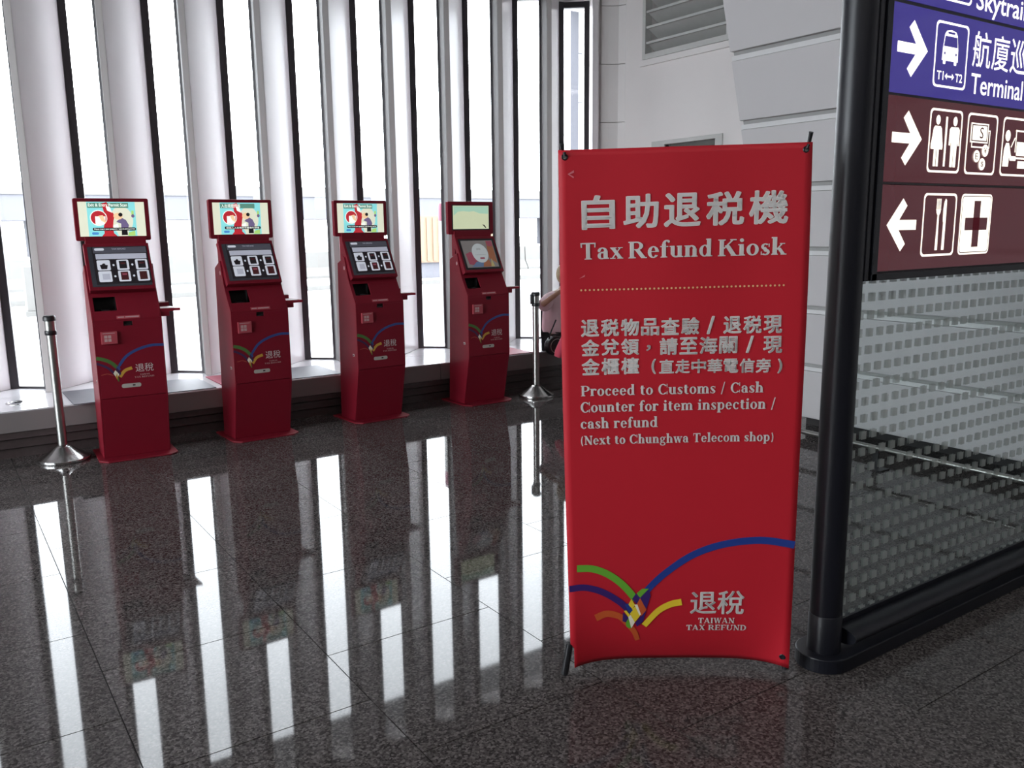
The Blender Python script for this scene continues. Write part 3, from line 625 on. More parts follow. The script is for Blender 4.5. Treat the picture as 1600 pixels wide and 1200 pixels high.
        if variant == 2:
            puttext(g, '入出境證掃描', (-.150, -.005, 1.762, 1.791), D, .0050, S_WHITE, .01)
            puttext(g, '請插入入出境許可證進行掃描', (-.122, .134, 1.606, 1.619), D, .0052, S_WHITE, .01)
        else:
            puttext(g, 'Exit & Entry Permit Scan', (-.150, .100, 1.762, 1.790), D, .0050, S_WHITE, .012)
            puttext(g, 'Please insert your passport / exit & entry permit', (-.124, .138, 1.606, 1.619), D, .0052, S_WHITE, .01)
    else:
        b = MB(); b.box(-.205, .205, dy-.0010, dy+.002, 1.570, 1.797, BLK); b.build('display_screen', dp)
        P([(-.193, 1.58), (.193, 1.58), (.193, 1.788), (-.193, 1.788)], S_PALE, .0018)
        P([(-.185, 1.70), (-.14, 1.735), (-.08, 1.74), (-.02, 1.735), (.03, 1.74), (.09, 1.72), (.187, 1.715), (.187, 1.782), (-.187, 1.782)], S_PALE2, .0022)
        P([(.12, 1.62), (.145, 1.615), (.165, 1.59), (.155, 1.588)], S_BLK, .0026)
    g.build('display_picture', dp)
    # print on the upright front
    F = lambda u, v, l=0: (u, -l, v)
    g = MB(); P = lambda pts, m_, l_=.001: putflat(g, pts, F, l_, m_)
    P(ribbon([(-.221, .742), (-.175, .729), (-.130, .704), (-.094, .666)], .024), KGREEN)
    P(ribbon([(-.221, .706), (-.176, .684), (-.143, .660), (-.108, .615)], .016), KNAVY, .0008)
    P(ribbon([(.221, .803), (.138, .805), (.045, .782), (-.031, .740), (-.081, .678)], .019), KBLUE)
    P(ribbon([(-.200, .622), (-.160, .628), (-.125, .615)], .006), KOR)
    P(ribbon([(.0, .657), (-.047, .641), (-.082, .600)], .021), KYEL, .0012)
    P([[(-.100, .672), (-.078, .680), (-.074, .650), (-.092, .640)]], KBLUE, .0014)
    P([[(-.122, .628), (-.108, .650), (-.085, .620), (-.102, .590)]], CRP, .0016); P([[(-.106, .655), (-.094, .665), (-.072, .625), (-.080, .610)]], KNAVY, .0016); P([[(-.100, .592), (-.092, .602), (-.088, .568), (-.098, .570)]], KGREEN, .0018); P([[(-.110, .600), (-.098, .630), (-.094, .57)]], KYEL, .0018)
    puttext(g, '退稅', (.022, .140, .624, .682), F, .001, KTXT, 0)
    putserif(g, 'TAIWAN', .048, .112, .600, .010, F, .001, LBLINK); putserif(g, 'TAX REFUND', .012, .140, .583, .011, F, .001, LBLINK)
    g.build('front_print', t)
    b = MB(); b.prism(rrect(-.076, .050, .520, .548, .012), lambda a, c: (a, -.002, c), lambda a, c: (a, .001, c), LABEL); b.box(-.005, .012, -.0025, -.001, .53, .54, BLK); lp = b.build('lock_plate', t)
    b = MB(); b.box(-.178, -.076, -.018, .001, .835, .920, LBLRED)
    b2 = MB(); F2 = lambda u, v, l=0: (u, -.018-l, v)
    for (cx, cz) in ((-.150, .886), (-.150, .862), (-.126, .886), (-.126, .862)): putflat(b2, [[(cx-.010, cz-.010), (cx+.010, cz-.010), (cx+.010, cz+.010), (cx-.010, cz+.010)]], F2, .0005, LBLINK)
    putflat(b2, [[(-.168, .908), (-.09, .908), (-.09, .912), (-.168, .912)]], F2, .0005, LBLINK)
    rp = b.build('card_reader', t, bevel=.002); b2.build('reader_label', rp)
    g = MB(); Sh = lambda u, v, l=0: (u, ysh(v)-l, v)
    putflat(g, [[(-.068, 1.003), (.083, 1.003), (.083, 1.023), (-.068, 1.023)]], Sh, .001, LBLRED); putflat(g, [[(-.06, 1.010), (-.02, 1.010), (-.02, 1.017), (-.06, 1.017)], [(-.012, 1.010), (.075, 1.010), (.075, 1.017), (-.012, 1.017)]], Sh, .0015, LBLINK)
    g.build('slot_label', t)
    b = MB(); b.box(-W-.002, -W+.001, .055, .085, .560, .580, LABEL); b.box(-W-.0035, -W, .062, .080, .565, .572, BLK); b.build('side_lock', t)
    if variant in (2, 3, 4):
        b = MB(); b.prism(ell(.17, 1.28, .010, .016, 14), lambda y_, z_: (-W-.002, y_, z_), lambda y_, z_: (-W+.001, y_, z_), LBLINK); b.build('side_badge', t)
    # side tray on a bracket
    tr = MB(); tr.xy([(W, .03), (W+.10, .03), (W+.135, .02), (W+.115, .20), (W, .20)], 1.035, 1.055, RED); tr.yz([(.03, 1.0), (.19, 1.0), (.19, 1.035), (.03, 1.035)], W, W+.06, RED)
    tp = tr.build('side_tray', t, bevel=.003)
    tr = MB(); tr.xy([(W+.003, .045), (W+.10, .045), (W+.098, .19), (W+.003, .19)], 1.0552, 1.058, TRAYW); tr.build('tray_top', tp)
    tr = MB(); tr.box(W+.002, W+.09, .195, .207, 1.055, 1.085, RED); tr.box(W+.002, W+.088, .203, .206, 1.086, 1.092, TRAYW); tr.build('tray_back', tp)
    return t
kiosk(1.148, 6.402, -2.5, 1, 'leftmost red kiosk, English picture screen, behind the steel post')
kiosk(2.086, 6.433, 2.2, 2, 'second red kiosk from the left, picture screen titled in Chinese')
kiosk(3.098, 6.464, 3.1, 3, 'third red kiosk from the left, English picture screen')
kiosk(4.19, 6.502, 1.2, 4, 'rightmost red kiosk with a blank pale green upper screen')

# ================================================================ stanchions
def stanchion(x, y, top, label, clip):
    t = empty('barrier_post', (x, y, 0)); tag(t, label, 'barrier post', 'steel belt barrier posts')
    b = MB(); b.lathe([(.17, 0), (.172, .008), (.17, .022), (.155, .030), (.10, .062), (.055, .098), (.036, .112)], (0, 0, 0), CHROME, 48); b.build('base', t, smooth=True)
    b = MB(); b.lathe([(.031, .105), (.031, top-.04)], (0, 0, 0), STEEL, 32); b.build('pole', t, smooth=True)
    b = MB(); b.lathe([(.036, top-.135), (.039, top-.13), (.039, top-.108), (.036, top-.104)], (0, 0, 0), BLK, 32); b.build('lower_collar', t, smooth=True)
    b = MB(); b.lathe([(.034, top-.105), (.034, top-.035)], (0, 0, 0), STEEL, 32); b.build('belt_cassette', t, smooth=True)
    b = MB(); b.lathe([(.037, top-.038), (.042, top-.034), (.042, top-.012), (.033, top)], (0, 0, 0), BLK, 32); b.build('cap', t, smooth=True)
    if clip:
        b = MB(); b.box(-.052, -.028, -.02, .02, top-.115, top-.02, BLK); b.build('belt_clip', t, bevel=.004)
    return t
stanchion(.70, 6.70, 1.03, 'stainless barrier post at far left, beside the leftmost kiosk', False)
stanchion(4.73, 6.53, .995, 'stainless barrier post right of the rightmost kiosk, by the banner', True)

# ================================================================ banner
BL = Vector((1.765, 2.232, .035)); BR = Vector((2.403, 1.792, .035)); TL = Vector((1.716, 2.242, 1.836)); TR = Vector((2.38, 1.783, 1.852))
BN = (BR-BL).cross(TL-BL).normalized()
if BN.dot(Vector((0, 0, 1.6))-BL) < 0: BN = -BN
def S_(u, v, l=0):
    a = (u+.4)/.8; c = v/1.8
    p_ = BL*(1-a)*(1-c)+BR*a*(1-c)+TL*(1-a)*c+TR*a*c
    e = 1-(u/.4)**2
    bow = -.070*max(0, 1-abs(u/.4)**5)*math.exp(-v/.13)-.012*e*(1-c)+.0035*sin(u*14+2)*math.exp(-((v-1.55)/.5)**2)+.003*sin(v*5+u*3)
    return p_+BN*(bow+l)
ban = empty('banner_stand', ((BL+BR)/2-BN*.2)*1); ban.location.z = 0
tag(ban, 'tall red banner on a black stand reading Tax Refund Kiosk', 'banner')
inv = Matrix.Translation(-Vector(ban.location))
def SBn(u, v, l=0): return inv @ S_(u, v, l)
NU, NV = 32, 90; vs = []; fs = []
for j in range(NV+1):
    v = 1.8*j/NV
    wd = .4+.006*sin(pi*v/1.8)
    for i in range(NU+1):
        u = -wd+2*wd*i/NU
        if i == 0 and v < .085: u += .013
        vs.append(SBn(u, v))
for j in range(NV):
    for i in range(NU):
        # a small notch in the left edge near the bottom
        fs.append((j*(NU+1)+i, j*(NU+1)+i+1, (j+1)*(NU+1)+i+1, (j+1)*(NU+1)+i))
b = MB(); b.add(vs, fs, REDB); bo = b.build('banner_sheet', ban, smooth=True)
md = bo.modifiers.new('solid', 'SOLIDIFY'); md.thickness = .0008; md.offset = 1 if bo.data.polygons[0].normal.dot(BN) < 0 else -1
g = MB()
def cjk(s, box, off=.018, edge=.012):
    a0_, a1_, b0_, b1_ = box; hh = b1_-b0_; f = hh*(off*.62); e = f+min(.0012, hh*.02)
    for r_, m_, l_ in ((e, EDGE, .0022), (f, TXT, .0030)):
        for dx, dz in ((1, .6), (-1, .6), (1, -.6), (-1, -.6), (0, .8), (0, -.8), (1.1, 0), (-1.1, 0), (0, 0)):
            if m_ is TXT and dx*dz == 0 and (dx or dz): continue
            puttext(g, s, (a0_+f+dx*r_, a1_-f+dx*r_, b0_+f+dz*r_, b1_-f+dz*r_), SBn, l_, m_, 0)
def eng(s, u0, u1, v0, ch, tr=.02):
    global SW
    k0 = SW; SW = k0+.03; putserif(g, s, u0-.0008, u1+.0008, v0-.0006, ch+.0012, SBn, .0022, EDGE, tr); SW = k0-.006
    putserif(g, s, u0, u1, v0, ch, SBn, .0030, TXT, tr); SW = k0
for i, ch in enumerate('自助退稅機' ):
    ch2 = {'稅': '税'}.get(ch, ch); u0 = [-.329, -.195, -.066, .070, .208][i]; u1 = [-.224, -.085, .050, .190, .330][i]
    cjk(ch2, (u0, u1, 1.549+.0005*i, 1.656), .028, .012)
eng('Tax', -.335, -.198, 1.454, .052); eng('Refund', -.180, .090, 1.454, .052); eng('Kiosk', .110, .329, 1.453, .052)
for k in range(48): putflat(g, [ell(-.336+.661*k/47, 1.354, .0034, .0034, 10)], SBn, .0025, DOTP)
def row(chars, v0, v1, slots):
    for ch, (a_, b_) in zip(chars, slots): cjk(ch, (a_, b_, v0, v1), .02, .014)
pit = .0664
sl1 = [(-.338+pit*k, -.338+pit*k+.058) for k in range(10)]
for ch, (a_, b_) in zip('退税物品查驗', sl1): cjk(ch, (a_, b_, 1.200, 1.256), .02, .014)
cjk('/', (.079, .103, 1.200, 1.258), .02, .014)
for k, ch in enumerate('退税現'): cjk(ch, (.134+pit*k, .134+pit*k+.058, 1.200-.001*k, 1.256), .02, .014)
for ch, (a_, b_) in zip('金兌領', sl1): cjk(ch, (a_, b_, 1.136, 1.190), .02, .014)
cjk('，', (-.122, -.108, 1.148, 1.168), .02, .014)
for k, ch in enumerate('請至海關'): cjk(ch, (-.077+pit*k, -.077+pit*k+.058, 1.134, 1.190), .02, .014)
cjk('/', (.211, .234, 1.134, 1.190), .02, .014); cjk('現', (.268, .328, 1.132, 1.188), .02, .014)
for ch, (a_, b_) in zip('金櫃檯', sl1): cjk(ch, (a_, b_, 1.071, 1.126), .02, .014)
cjk('(', (-.104, -.091, 1.070, 1.120), .02, .014)
for k, ch in enumerate('直走中華電信旁'): cjk(ch, (-.078+.0540*k, -.078+.0540*k+.0475, 1.071-.0007*k, 1.117-.0005*k), .02, .014)
cjk(')', (.318, .331, 1.064, 1.112), .02, .014)
eng('Proceed to Customs / Cash', -.343, .272, 1.000, .034, .03); eng('Counter for item inspection /', -.345, .314, .944, .034, .03)
eng('cash refund', -.346, -.084, .888, .034, .03); eng('(Next to Chunghwa Telecom shop)', -.346, .312, .832, .030, .03)
def P(polys, m_, l_=.0025): putflat(g, polys, SBn, l_, m_)
P(ribbon([(.402, .462), (.295, .478), (.2, .473), (.114, .455), (.032, .421), (-.051, .363), (-.107, .310), (-.132, .276)], .0265, .024, 56), BLUEP, .0020)
P(ribbon([(-.371, .386), (-.315, .383), (-.259, .360), (-.208, .320), (-.160, .262)], .026), GREENP, .0022)
P(ribbon([(-.400, .311), (-.344, .313), (-.282, .294), (-.220, .254), (-.175, .208)], .024), NAVYP, .0022)
P(ribbon([(-.306, .192), (-.266, .207), (-.221, .196), (-.196, .172), (-.164, .130), (-.150, .092)], .028, .018), ORP, .0018)
P(ribbon([(.007, .249), (-.034, .240), (-.079, .213), (-.128, .155)], .026, .022), YELP, .0024)
lg = lambda *p_: [[(-.406+(x_-70)/4.1026*.00225, .310-(y_-437)/4.1026*.00227) for x_, y_ in p_]]
P(lg((525, 480), (560, 450), (605, 450), (545, 515)), GREENP, .0030)
P(lg((520, 482), (548, 512), (527, 560), (495, 520)), NAVYP, .0031); P(lg((545, 515), (605, 455), (617, 500), (590, 595)), NAVYP, .0029)
P(lg((548, 515), (590, 600), (558, 645), (525, 560)), ORP, .0032)
P(lg((490, 520), (515, 565), (495, 590), (470, 560)), YELP, .0033); P(lg((510, 560), (530, 560), (555, 635), (545, 640)), CRP, .0034)
P(lg((495, 590), (520, 570), (550, 640), (515, 690), (480, 625)), YELP, .0033); P(lg((445, 560), (470, 550), (500, 600), (480, 625)), BLUEP, .0033)
P(lg((440, 605), (455, 600), (485, 640), (470, 650)), YELP, .0034); P(lg((470, 650), (485, 635), (515, 690), (492, 735)), CRP, .0035)
P(lg((435, 615), (472, 655), (455, 690), (432, 680)), NAVYP, .0030); P(lg((455, 690), (472, 660), (492, 735), (475, 735), (458, 720)), GREENP, .0031)
P(lg((550, 650), (590, 605), (570, 685), (530, 725), (518, 695)), NAVYP, .0032)
cjk('退稅', (.040, .232, .200, .290), .004, .010)
eng('TAIWAN', .071, .201, .163, .021, .04); eng('TAX REFUND', .029, .245, .134, .021, .04)
P([[(-.372, 1.725), (-.352, 1.737), (-.352, 1.729), (-.366, 1.724), (-.352, 1.716), (-.354, 1.712)]], mat('scuff', (.6, .15, .18), .6), .002)
P([[(-.342, 1.392), (-.322, 1.405), (-.324, 1.398)]], bpy.data.materials['scuff'], .002)
g.build('banner_print', ban)
# stand: cross poles behind the sheet
hub = inv @ (((BL+BR)/2).lerp((TL+TR)/2, .48)-BN*.16)
b = MB(); b.lathe([(.03, -.035), (.035, -.03), (.035, .03), (.03, .035)], hub, BLK, 16); b.build('hub', ban, smooth=True)
gr = {}
for nm, (u, v) in dict(tl=(-.380, 1.778), tr=(.380, 1.778), bl=(-.380, .04), br=(.379, .038)).items():
    gpt = SBn(u, v, 0)
    gm = MB(); ringp = []
    n = 16; vs = []; fs = []
    for k in range(n):
        a = 2*pi*k/n
        for r_, l_ in ((.0105, .001), (.0085, .003), (.0058, .0025), (.0055, .0012)): vs.append(SBn(u+r_*cos(a), v+r_*sin(a), l_))
    for k in range(n):
        for q_ in range(3): fs.append((k*4+q_, ((k+1) % n)*4+q_, ((k+1) % n)*4+q_+1, k*4+q_+1))
    if nm == 'bl': vs, fs = [], []
    gm.add(vs, fs, BLKM); putflat(gm, [ell(u, v, .0056, .0056, 12)], SBn, .0012, BLK if v < 1 else STEEL)
    if nm != 'bl': gm.build('grommet', ban, smooth=True)
    tip = SBn(u*1.0, v, 0)
    d = (tip-hub).normalized()
    if v > 1:
        e = SBn(u*1.0+(.010 if u > 0 else -.004), v+.012, -.012); end = SBn(u+(.012 if u > 0 else .0), v+.052, .004) if u > 0 else SBn(u-.008, v+.042, .006)
        b = MB(); b.tube([hub, e, end], [.006, .006, .0075], BLK, 10); b.build('pole', ban, smooth=True)
        b = MB(); b.tube([SBn(u+(.006 if u > 0 else -.001), v+.015, .006), SBn(u, v+.002, .004)], .005, BLK, 8); b.build('hook', ban, smooth=True)
    else:
        e = SBn(u*1.0, v+.05, -.02); ft = SBn(u*1.045, v-.03, -.03); ft = Vector((ft.x, ft.y, .012))
        b = MB(); b.tube([hub, e], .006, BLK, 10); b.build('pole', ban, smooth=True)
        top_ = SBn(u*1.06 if u < 0 else u*1.035, v+.055, -.012 if u < 0 else -.05)
        b = MB(); b.tube([top_, Vector((*SBn(u*1.115 if u < 0 else u*1.06, v, -.012 if u < 0 else -.04).xy, .014))], [.0125, .0135], BLK, 12); b.build('rubber_foot', ban, smooth=True)
        b = MB(); b.tube([e, top_], .006, BLK, 8); b.build('hook', ban)
bk = hub-Vector((BN.x, BN.y, 0)).normalized()*.45; bk.z = .008
b = MB(); b.tube([hub, bk], [.007, .009], BLK, 10); b.build('rear_leg', ban, smooth=True)

# ================================================================ direction sign with glass screen below
YG = 1.79; YF = 1.73
sg = empty('direction_sign', (2.60, YG, 0)); tag(sg, 'lit airport direction sign in a black post frame with dotted glass below', 'sign')
o_ = Vector((2.60, YG, 0))
def sp(name, mb, smooth=False, bevel=0, parent=sg): 
    mb.v = [(v[0]-o_.x, v[1]-o_.y, v[2]) for v in mb.v]; return mb.build(name, parent, smooth=smooth, bevel=bevel)
for cx, nm in ((2.60, 'post'), (4.75, 'post')):
    b = MB(); b.lathe([(.0575, .05), (.0575, 3.05), (.04, 3.07)], (cx, YG, 0), BLKM, 40); sp('post', b, True)
    b = MB(); b.lathe([(.0592, .05), (.0592, .195), (.0578, .197)], (cx, YG, 0), BLKM, 40); sp('post_sleeve', b, True)
b = MB()
pts = [(2.60+.1*cos(a), YG+.1*sin(a)) for a in [R(90+180*k/20) for k in range(21)]]+[(4.75+.1*cos(a), YG+.1*sin(a)) for a in [R(-90+180*k/20) for k in range(21)]]
b.xy(pts, 0, .055, BLKM); sp('base_bar', b, bevel=.004)
b = MB()
prof = [(YG-.058+.058*(1-cos(a)), .075+.0) for a in (0,)]
tubep = [(YG-.01+.062*cos(R(a)), .103+.030*sin(R(a))) for a in range(0, 360, 15)]
b.prism(tubep, lambda y_, z_: (2.655, y_-.022, z_), lambda y_, z_: (4.70, y_-.022, z_), BLKM); sp('lower_rail', b, True)
b = MB(); b.box(2.655, 4.70, YG-.014, YG+.014, .128, .152, BLKM); b.box(2.650, 2.664, YG-.012, YG+.012, .15, 1.41, BLKM); b.box(4.69, 4.70, YG-.012, YG+.012, .15, 1.41, BLKM); sp('glazing_bead', b)
gb = MB(); gb.box(.062, 2.092, -.004, .004, .150, 1.41, FILM)
g_ = gb.build('glass_panel', sg)
# dot pattern uses the pane's own coordinates: shift its origin to the world layout
g_.data.transform(Matrix.Translation((2.60, 0, 0))); g_.location = (-2.60, 0, 0)
b = MB()
b.box(2.640, 4.71, YF+.012, YG+.06, 1.403, 1.433, BLKM); b.box(2.640, 4.71, YF+.012, YG+.06, 2.60, 2.68, BLKM)
b.box(2.640, 2.70, YF+.012, YG+.06, 1.433, 2.60, BLKM); b.box(4.66, 4.71, YF+.012, YG+.06, 1.433, 2.60, BLKM)
b.box(2.655, 4.70, YG+.04, YG+.055, 1.42, 2.62, BLKM)
b.box(2.662, 2.692, YF, YF+.012, 1.403, 2.68, BLKM); b.box(2.628, 2.652, YF+.006, YF+.02, 1.403, 2.68, BLKM); b.box(2.66, 4.71, YF, YF+.012, 1.403, 1.427, BLKM)
fr_ = sp('sign_frame', b, bevel=.002)
FX = lambda u, v, l=0: (u-o_.x, YF+.008-l-o_.y, v)
def panel(z0, z1, m_, lab):
    b = MB(); b.box(2.692, 4.66, YF+.008, YF+.03, z0+.003, z1-.003, m_); o = sp('sign_panel', b); o['label'] = lab; return o
p1 = panel(2.313, 2.60, SB, 'top blue panel'); p2 = panel(2.02, 2.307, SB, 'lower blue panel'); p3 = panel(1.731, 2.017, SM, 'upper maroon panel'); p4 = panel(1.43, 1.727, SM, 'lower maroon panel')
b = MB(); b.box(2.692, 4.66, YF+.012, YF+.03, 2.304, 2.316, BLK); b.box(2.692, 4.66, YF+.012, YF+.03, 2.014, 2.023, BLK); b.box(2.692, 4.66, YF+.012, YF+.03, 1.726, 1.733, BLK); sp('panel_joint', b)
def fl(name, polys, m_, parent, l_=.001):
    q_ = MB(); putflat(q_, polys, FX, l_, m_); return q_.build(name, parent)
def arrow(cx, cz, d, parent):  # bold way-finding arrow
    s_ = 1 if d > 0 else -1; x_ = lambda a: cx+s_*a
    head = [(x_(.090), cz), (x_(0.0), cz+.0905), (x_(-.0265), cz+.0655), (x_(.018), cz+.017), (x_(-.088), cz+.017), (x_(-.088), cz-.017), (x_(.018), cz-.017), (x_(-.0265), cz-.0655), (x_(0), cz-.0905)]
    fl('arrow', [head], SWW, parent)
arrow(2.822, 2.169, 1, p2); arrow(2.824, 1.880, 1, p3); arrow(2.829, 1.589, -1, p4); arrow(2.822, 2.459, 1, p1)
def pbox(x0, x1, z0, z1): return ring(rrect(x0, x1, z0, z1, .018, 5), .0075)
def rr(x0, x1, z0, z1, r_): return rrect(x0, x1, z0, z1, r_, 3)
# row 1
fl('pictogram', pbox(2.955, 3.165, 2.345, 2.565), SWW, p1)
q_ = MB(); puttext(q_, 'Skytrain', (3.198, 3.585, 2.318, 2.410), FX, .001, SWW, .008); q_.build('lettering', p1)
# bus
q_ = MB(); putflat(q_, pbox(2.955, 3.165, 2.060, 2.277), FX, .001, SWW)
putflat(q_, [[(3.012, 2.237), (3.022, 2.248), (3.052, 2.253), (3.082, 2.248), (3.092, 2.237), (3.102, 2.190), (3.104, 2.150), (3.002, 2.150), (3.004, 2.190)]], FX, .001, SWW)
putflat(q_, [rr(3.010, 3.026, 2.138, 2.152, .004), rr(3.080, 3.096, 2.138, 2.152, .004)], FX, .001, SWW)
putflat(q_, [rr(3.030, 3.074, 2.239, 2.246, .002), [(3.014, 2.231), (3.090, 2.231), (3.096, 2.197), (3.008, 2.197)], ell(3.017, 2.174, .005, .005, 10), ell(3.089, 2.174, .005, .005, 10)], FX, .0016, SB)
puttext(q_, 'T1', (2.978, 3.020, 2.085, 2.114), FX, .001, SWW, .012); puttext(q_, 'T2', (3.096, 3.142, 2.084, 2.113), FX, .001, SWW, .012)
putflat(q_, [[(3.028, 2.099), (3.042, 2.110), (3.042, 2.102), (3.074, 2.102), (3.074, 2.110), (3.088, 2.099), (3.074, 2.088), (3.074, 2.096), (3.042, 2.096), (3.042, 2.088)]], FX, .001, SWW)
q_.build('pictogram', p2)
q_ = MB()
for i, ch in enumerate('航廈巡'): puttext(q_, ch, (3.200+.133*i, 3.322+.133*i, 2.147, 2.270), FX, .001, SWW, .002)
puttext(q_, 'Terminal', (3.203, 3.578, 2.053, 2.124), FX, .001, SWW, .006); q_.build('lettering', p2)
# toilets
q_ = MB(); putflat(q_, pbox(2.957, 3.168, 1.771, 1.989), FX, .001, SWW)
w_ = lambda cx: [ell(cx, 1.951, .0135, .0165, 16), [(cx-.018, 1.930), (cx+.018, 1.930), (cx+.026, 1.922), (cx+.036, 1.872), (cx+.029, 1.870), (cx+.022, 1.895), (cx+.036, 1.851), (cx-.036, 1.851), (cx-.022, 1.895), (cx-.029, 1.870), (cx-.036, 1.872), (cx-.026, 1.922)], _r(cx-.016, cx-.002, 1.792, 1.853), _r(cx+.002, cx+.016, 1.792, 1.853)]
mn = lambda cx: [ell(cx, 1.951, .0135, .0165, 16), [(cx-.024, 1.931), (cx+.024, 1.931), (cx+.033, 1.922), (cx+.034, 1.868), (cx+.026, 1.866), (cx+.020, 1.880), (cx+.019, 1.792), (cx+.002, 1.792), (cx+.001, 1.86), (cx-.001, 1.86), (cx-.002, 1.792), (cx-.019, 1.792), (cx-.020, 1.880), (cx-.026, 1.866), (cx-.034, 1.868), (cx-.033, 1.922)]]
putflat(q_, w_(3.010)+mn(3.121)+[_r(3.059, 3.071, 1.793, 1.964)], FX, .001, SWW); q_.build('pictogram', p3)
# money exchange
q_ = MB(); putflat(q_, pbox(3.204, 3.417, 1.770, 1.988), FX, .001, SWW)
putflat(q_, [_r(3.240, 3.368, 1.866, 1.932)], FX, .0008, SWW); putflat(q_, [_r(3.244, 3.362, 1.871, 1.928)], FX, .0012, SM)
putflat(q_, [_r(3.228, 3.352, 1.884, 1.954)], FX, .0016, SWW); putflat(q_, [_r(3.234, 3.346, 1.889, 1.949)], FX, .0020, SM); putflat(q_, [_r(3.240, 3.340, 1.893, 1.945)], FX, .0024, SWW)
puttext(q_, 'S', (3.290, 3.316, 1.900, 1.940), FX, .003, SM, .005)
for cx, cz, s_ in ((3.280, 1.836, 'E'), (3.338, 1.858, '¥'), (3.322, 1.808, '$')):
    putflat(q_, [ell(cx, cz, .023, .022, 20)], FX, .0026, SWW); puttext(q_, s_, (cx-.010, cx+.010, cz-.011, cz+.011), FX, .0032, SM)
q_.build('pictogram', p3)
# counter service
q_ = MB(); putflat(q_, pbox(3.458, 3.670, 1.770, 1.988), FX, .001, SWW)
putflat(q_, [ell(3.500, 1.920, .019, .021, 18), [(3.474, 1.805), (3.478, 1.870), (3.490, 1.893), (3.512, 1.893), (3.524, 1.868), (3.535, 1.845), (3.572, 1.845), (3.572, 1.828), (3.528, 1.828), (3.520, 1.842), (3.518, 1.805)], _dg(3.530, 1.878, 3.556, 1.915, .007), _r(3.560, 3.645, 1.938, 1.944), _r(3.560, 3.566, 1.86, 1.944), _r(3.572, 3.64, 1.848, 1.900), _r(3.57, 3.65, 1.835, 1.842), _r(3.59, 3.645, 1.80, 1.828)], FX, .001, SWW); q_.build('pictogram', p3)
# restaurant
q_ = MB(); putflat(q_, pbox(2.956, 3.173, 1.476, 1.699), FX, .001, SWW)
putflat(q_, [_r(3.041, 3.045, 1.640, 1.680), _r(3.049, 3.053, 1.640, 1.680), _r(3.057, 3.061, 1.640, 1.680), _r(3.065, 3.069, 1.640, 1.680), [(3.041, 1.642), (3.069, 1.642), (3.067, 1.630), (3.060, 1.622), (3.063, 1.497), (3.047, 1.497), (3.050, 1.622), (3.043, 1.630)],
    [(3.088, 1.600), (3.086, 1.640), (3.090, 1.668), (3.098, 1.681), (3.106, 1.675), (3.107, 1.640), (3.107, 1.497), (3.090, 1.497), (3.091, 1.596)]], FX, .001, SWW); q_.build('pictogram', p4)
# first aid cross
q_ = MB(); putflat(q_, [rr(3.204, 3.424, 1.476, 1.699, .018)], FX, .001, SWW); putflat(q_, ring(rr(3.2105, 3.4175, 1.4825, 1.6925, .013), .003), FX, .0016, SM)
putflat(q_, [_r(3.295, 3.342, 1.503, 1.674), _r(3.238, 3.398, 1.566, 1.612)], FX, .0018, SM); q_.build('pictogram', p4)

# ================================================================ seated person behind the banner edge
def skinmesh(name, chains, m_, parent, sub=2, root=0):
    me = bpy.data.meshes.new(name); vs = []; es = []; rad = []
    for ch in chains:
        prev = None
        for it in ch:
            if isinstance(it, int): prev = it; continue
            (x, y, z), r_ = it; vs.append((x, y, z)); rad.append(r_ if isinstance(r_, tuple) else (r_, r_)); i = len(vs)-1
            if prev is not None: es.append((prev, i))
            prev = i
    me.from_pydata(vs, es, []); o = bpy.data.objects.new(name, me); link(o, parent)
    o.modifiers.new('skin', 'SKIN'); sk = me.skin_vertices[0].data
    for i, r_ in enumerate(rad): sk[i].radius = r_
    sk[root].use_root = True
    sb = o.modifiers.new('sub', 'SUBSURF'); sb.levels = sub; sb.render_levels = sub
    me.materials.append(m_); o.modifiers['skin'].use_smooth_shade = True
    return o
pr_ = empty('person', (5.30, 6.80, 0)); tag(pr_, 'person in a pale pink shirt sitting on the sill, one hand raised to the face', 'person')
# local coordinates, facing -Y; local origin on the floor under the seat
skinmesh('body', [
    [((0, .12, .46), (.14, .12)), ((0, .12, .60), (.13, .10)), ((0, .10, .78), (.145, .10)), ((0, .08, .90), (.10, .08)), ((0, .05, .965), .045), ((0, .03, 1.01), .045)],
    [3, ((-.17, .06, .885), .050), ((-.335, -.06, .845), .030), ((-.22, -.12, .94), .026), ((-.115, -.12, 1.00), .019)],
    [3, ((.17, .06, .885), .050), ((.24, .03, .64), .040), ((.12, -.14, .56), .030), ((.04, -.20, .55), .024)],
    [0, ((-.08, .06, .44), .080), ((-.085, -.30, .44), .060), ((-.09, -.29, .16), .045), ((-.09, -.28, .06), .034)],
    [0, ((.10, .06, .44), .085), ((.115, -.30, .44), .062), ((.12, -.29, .16), .045), ((.12, -.28, .06), .034)]], SKIN, pr_)
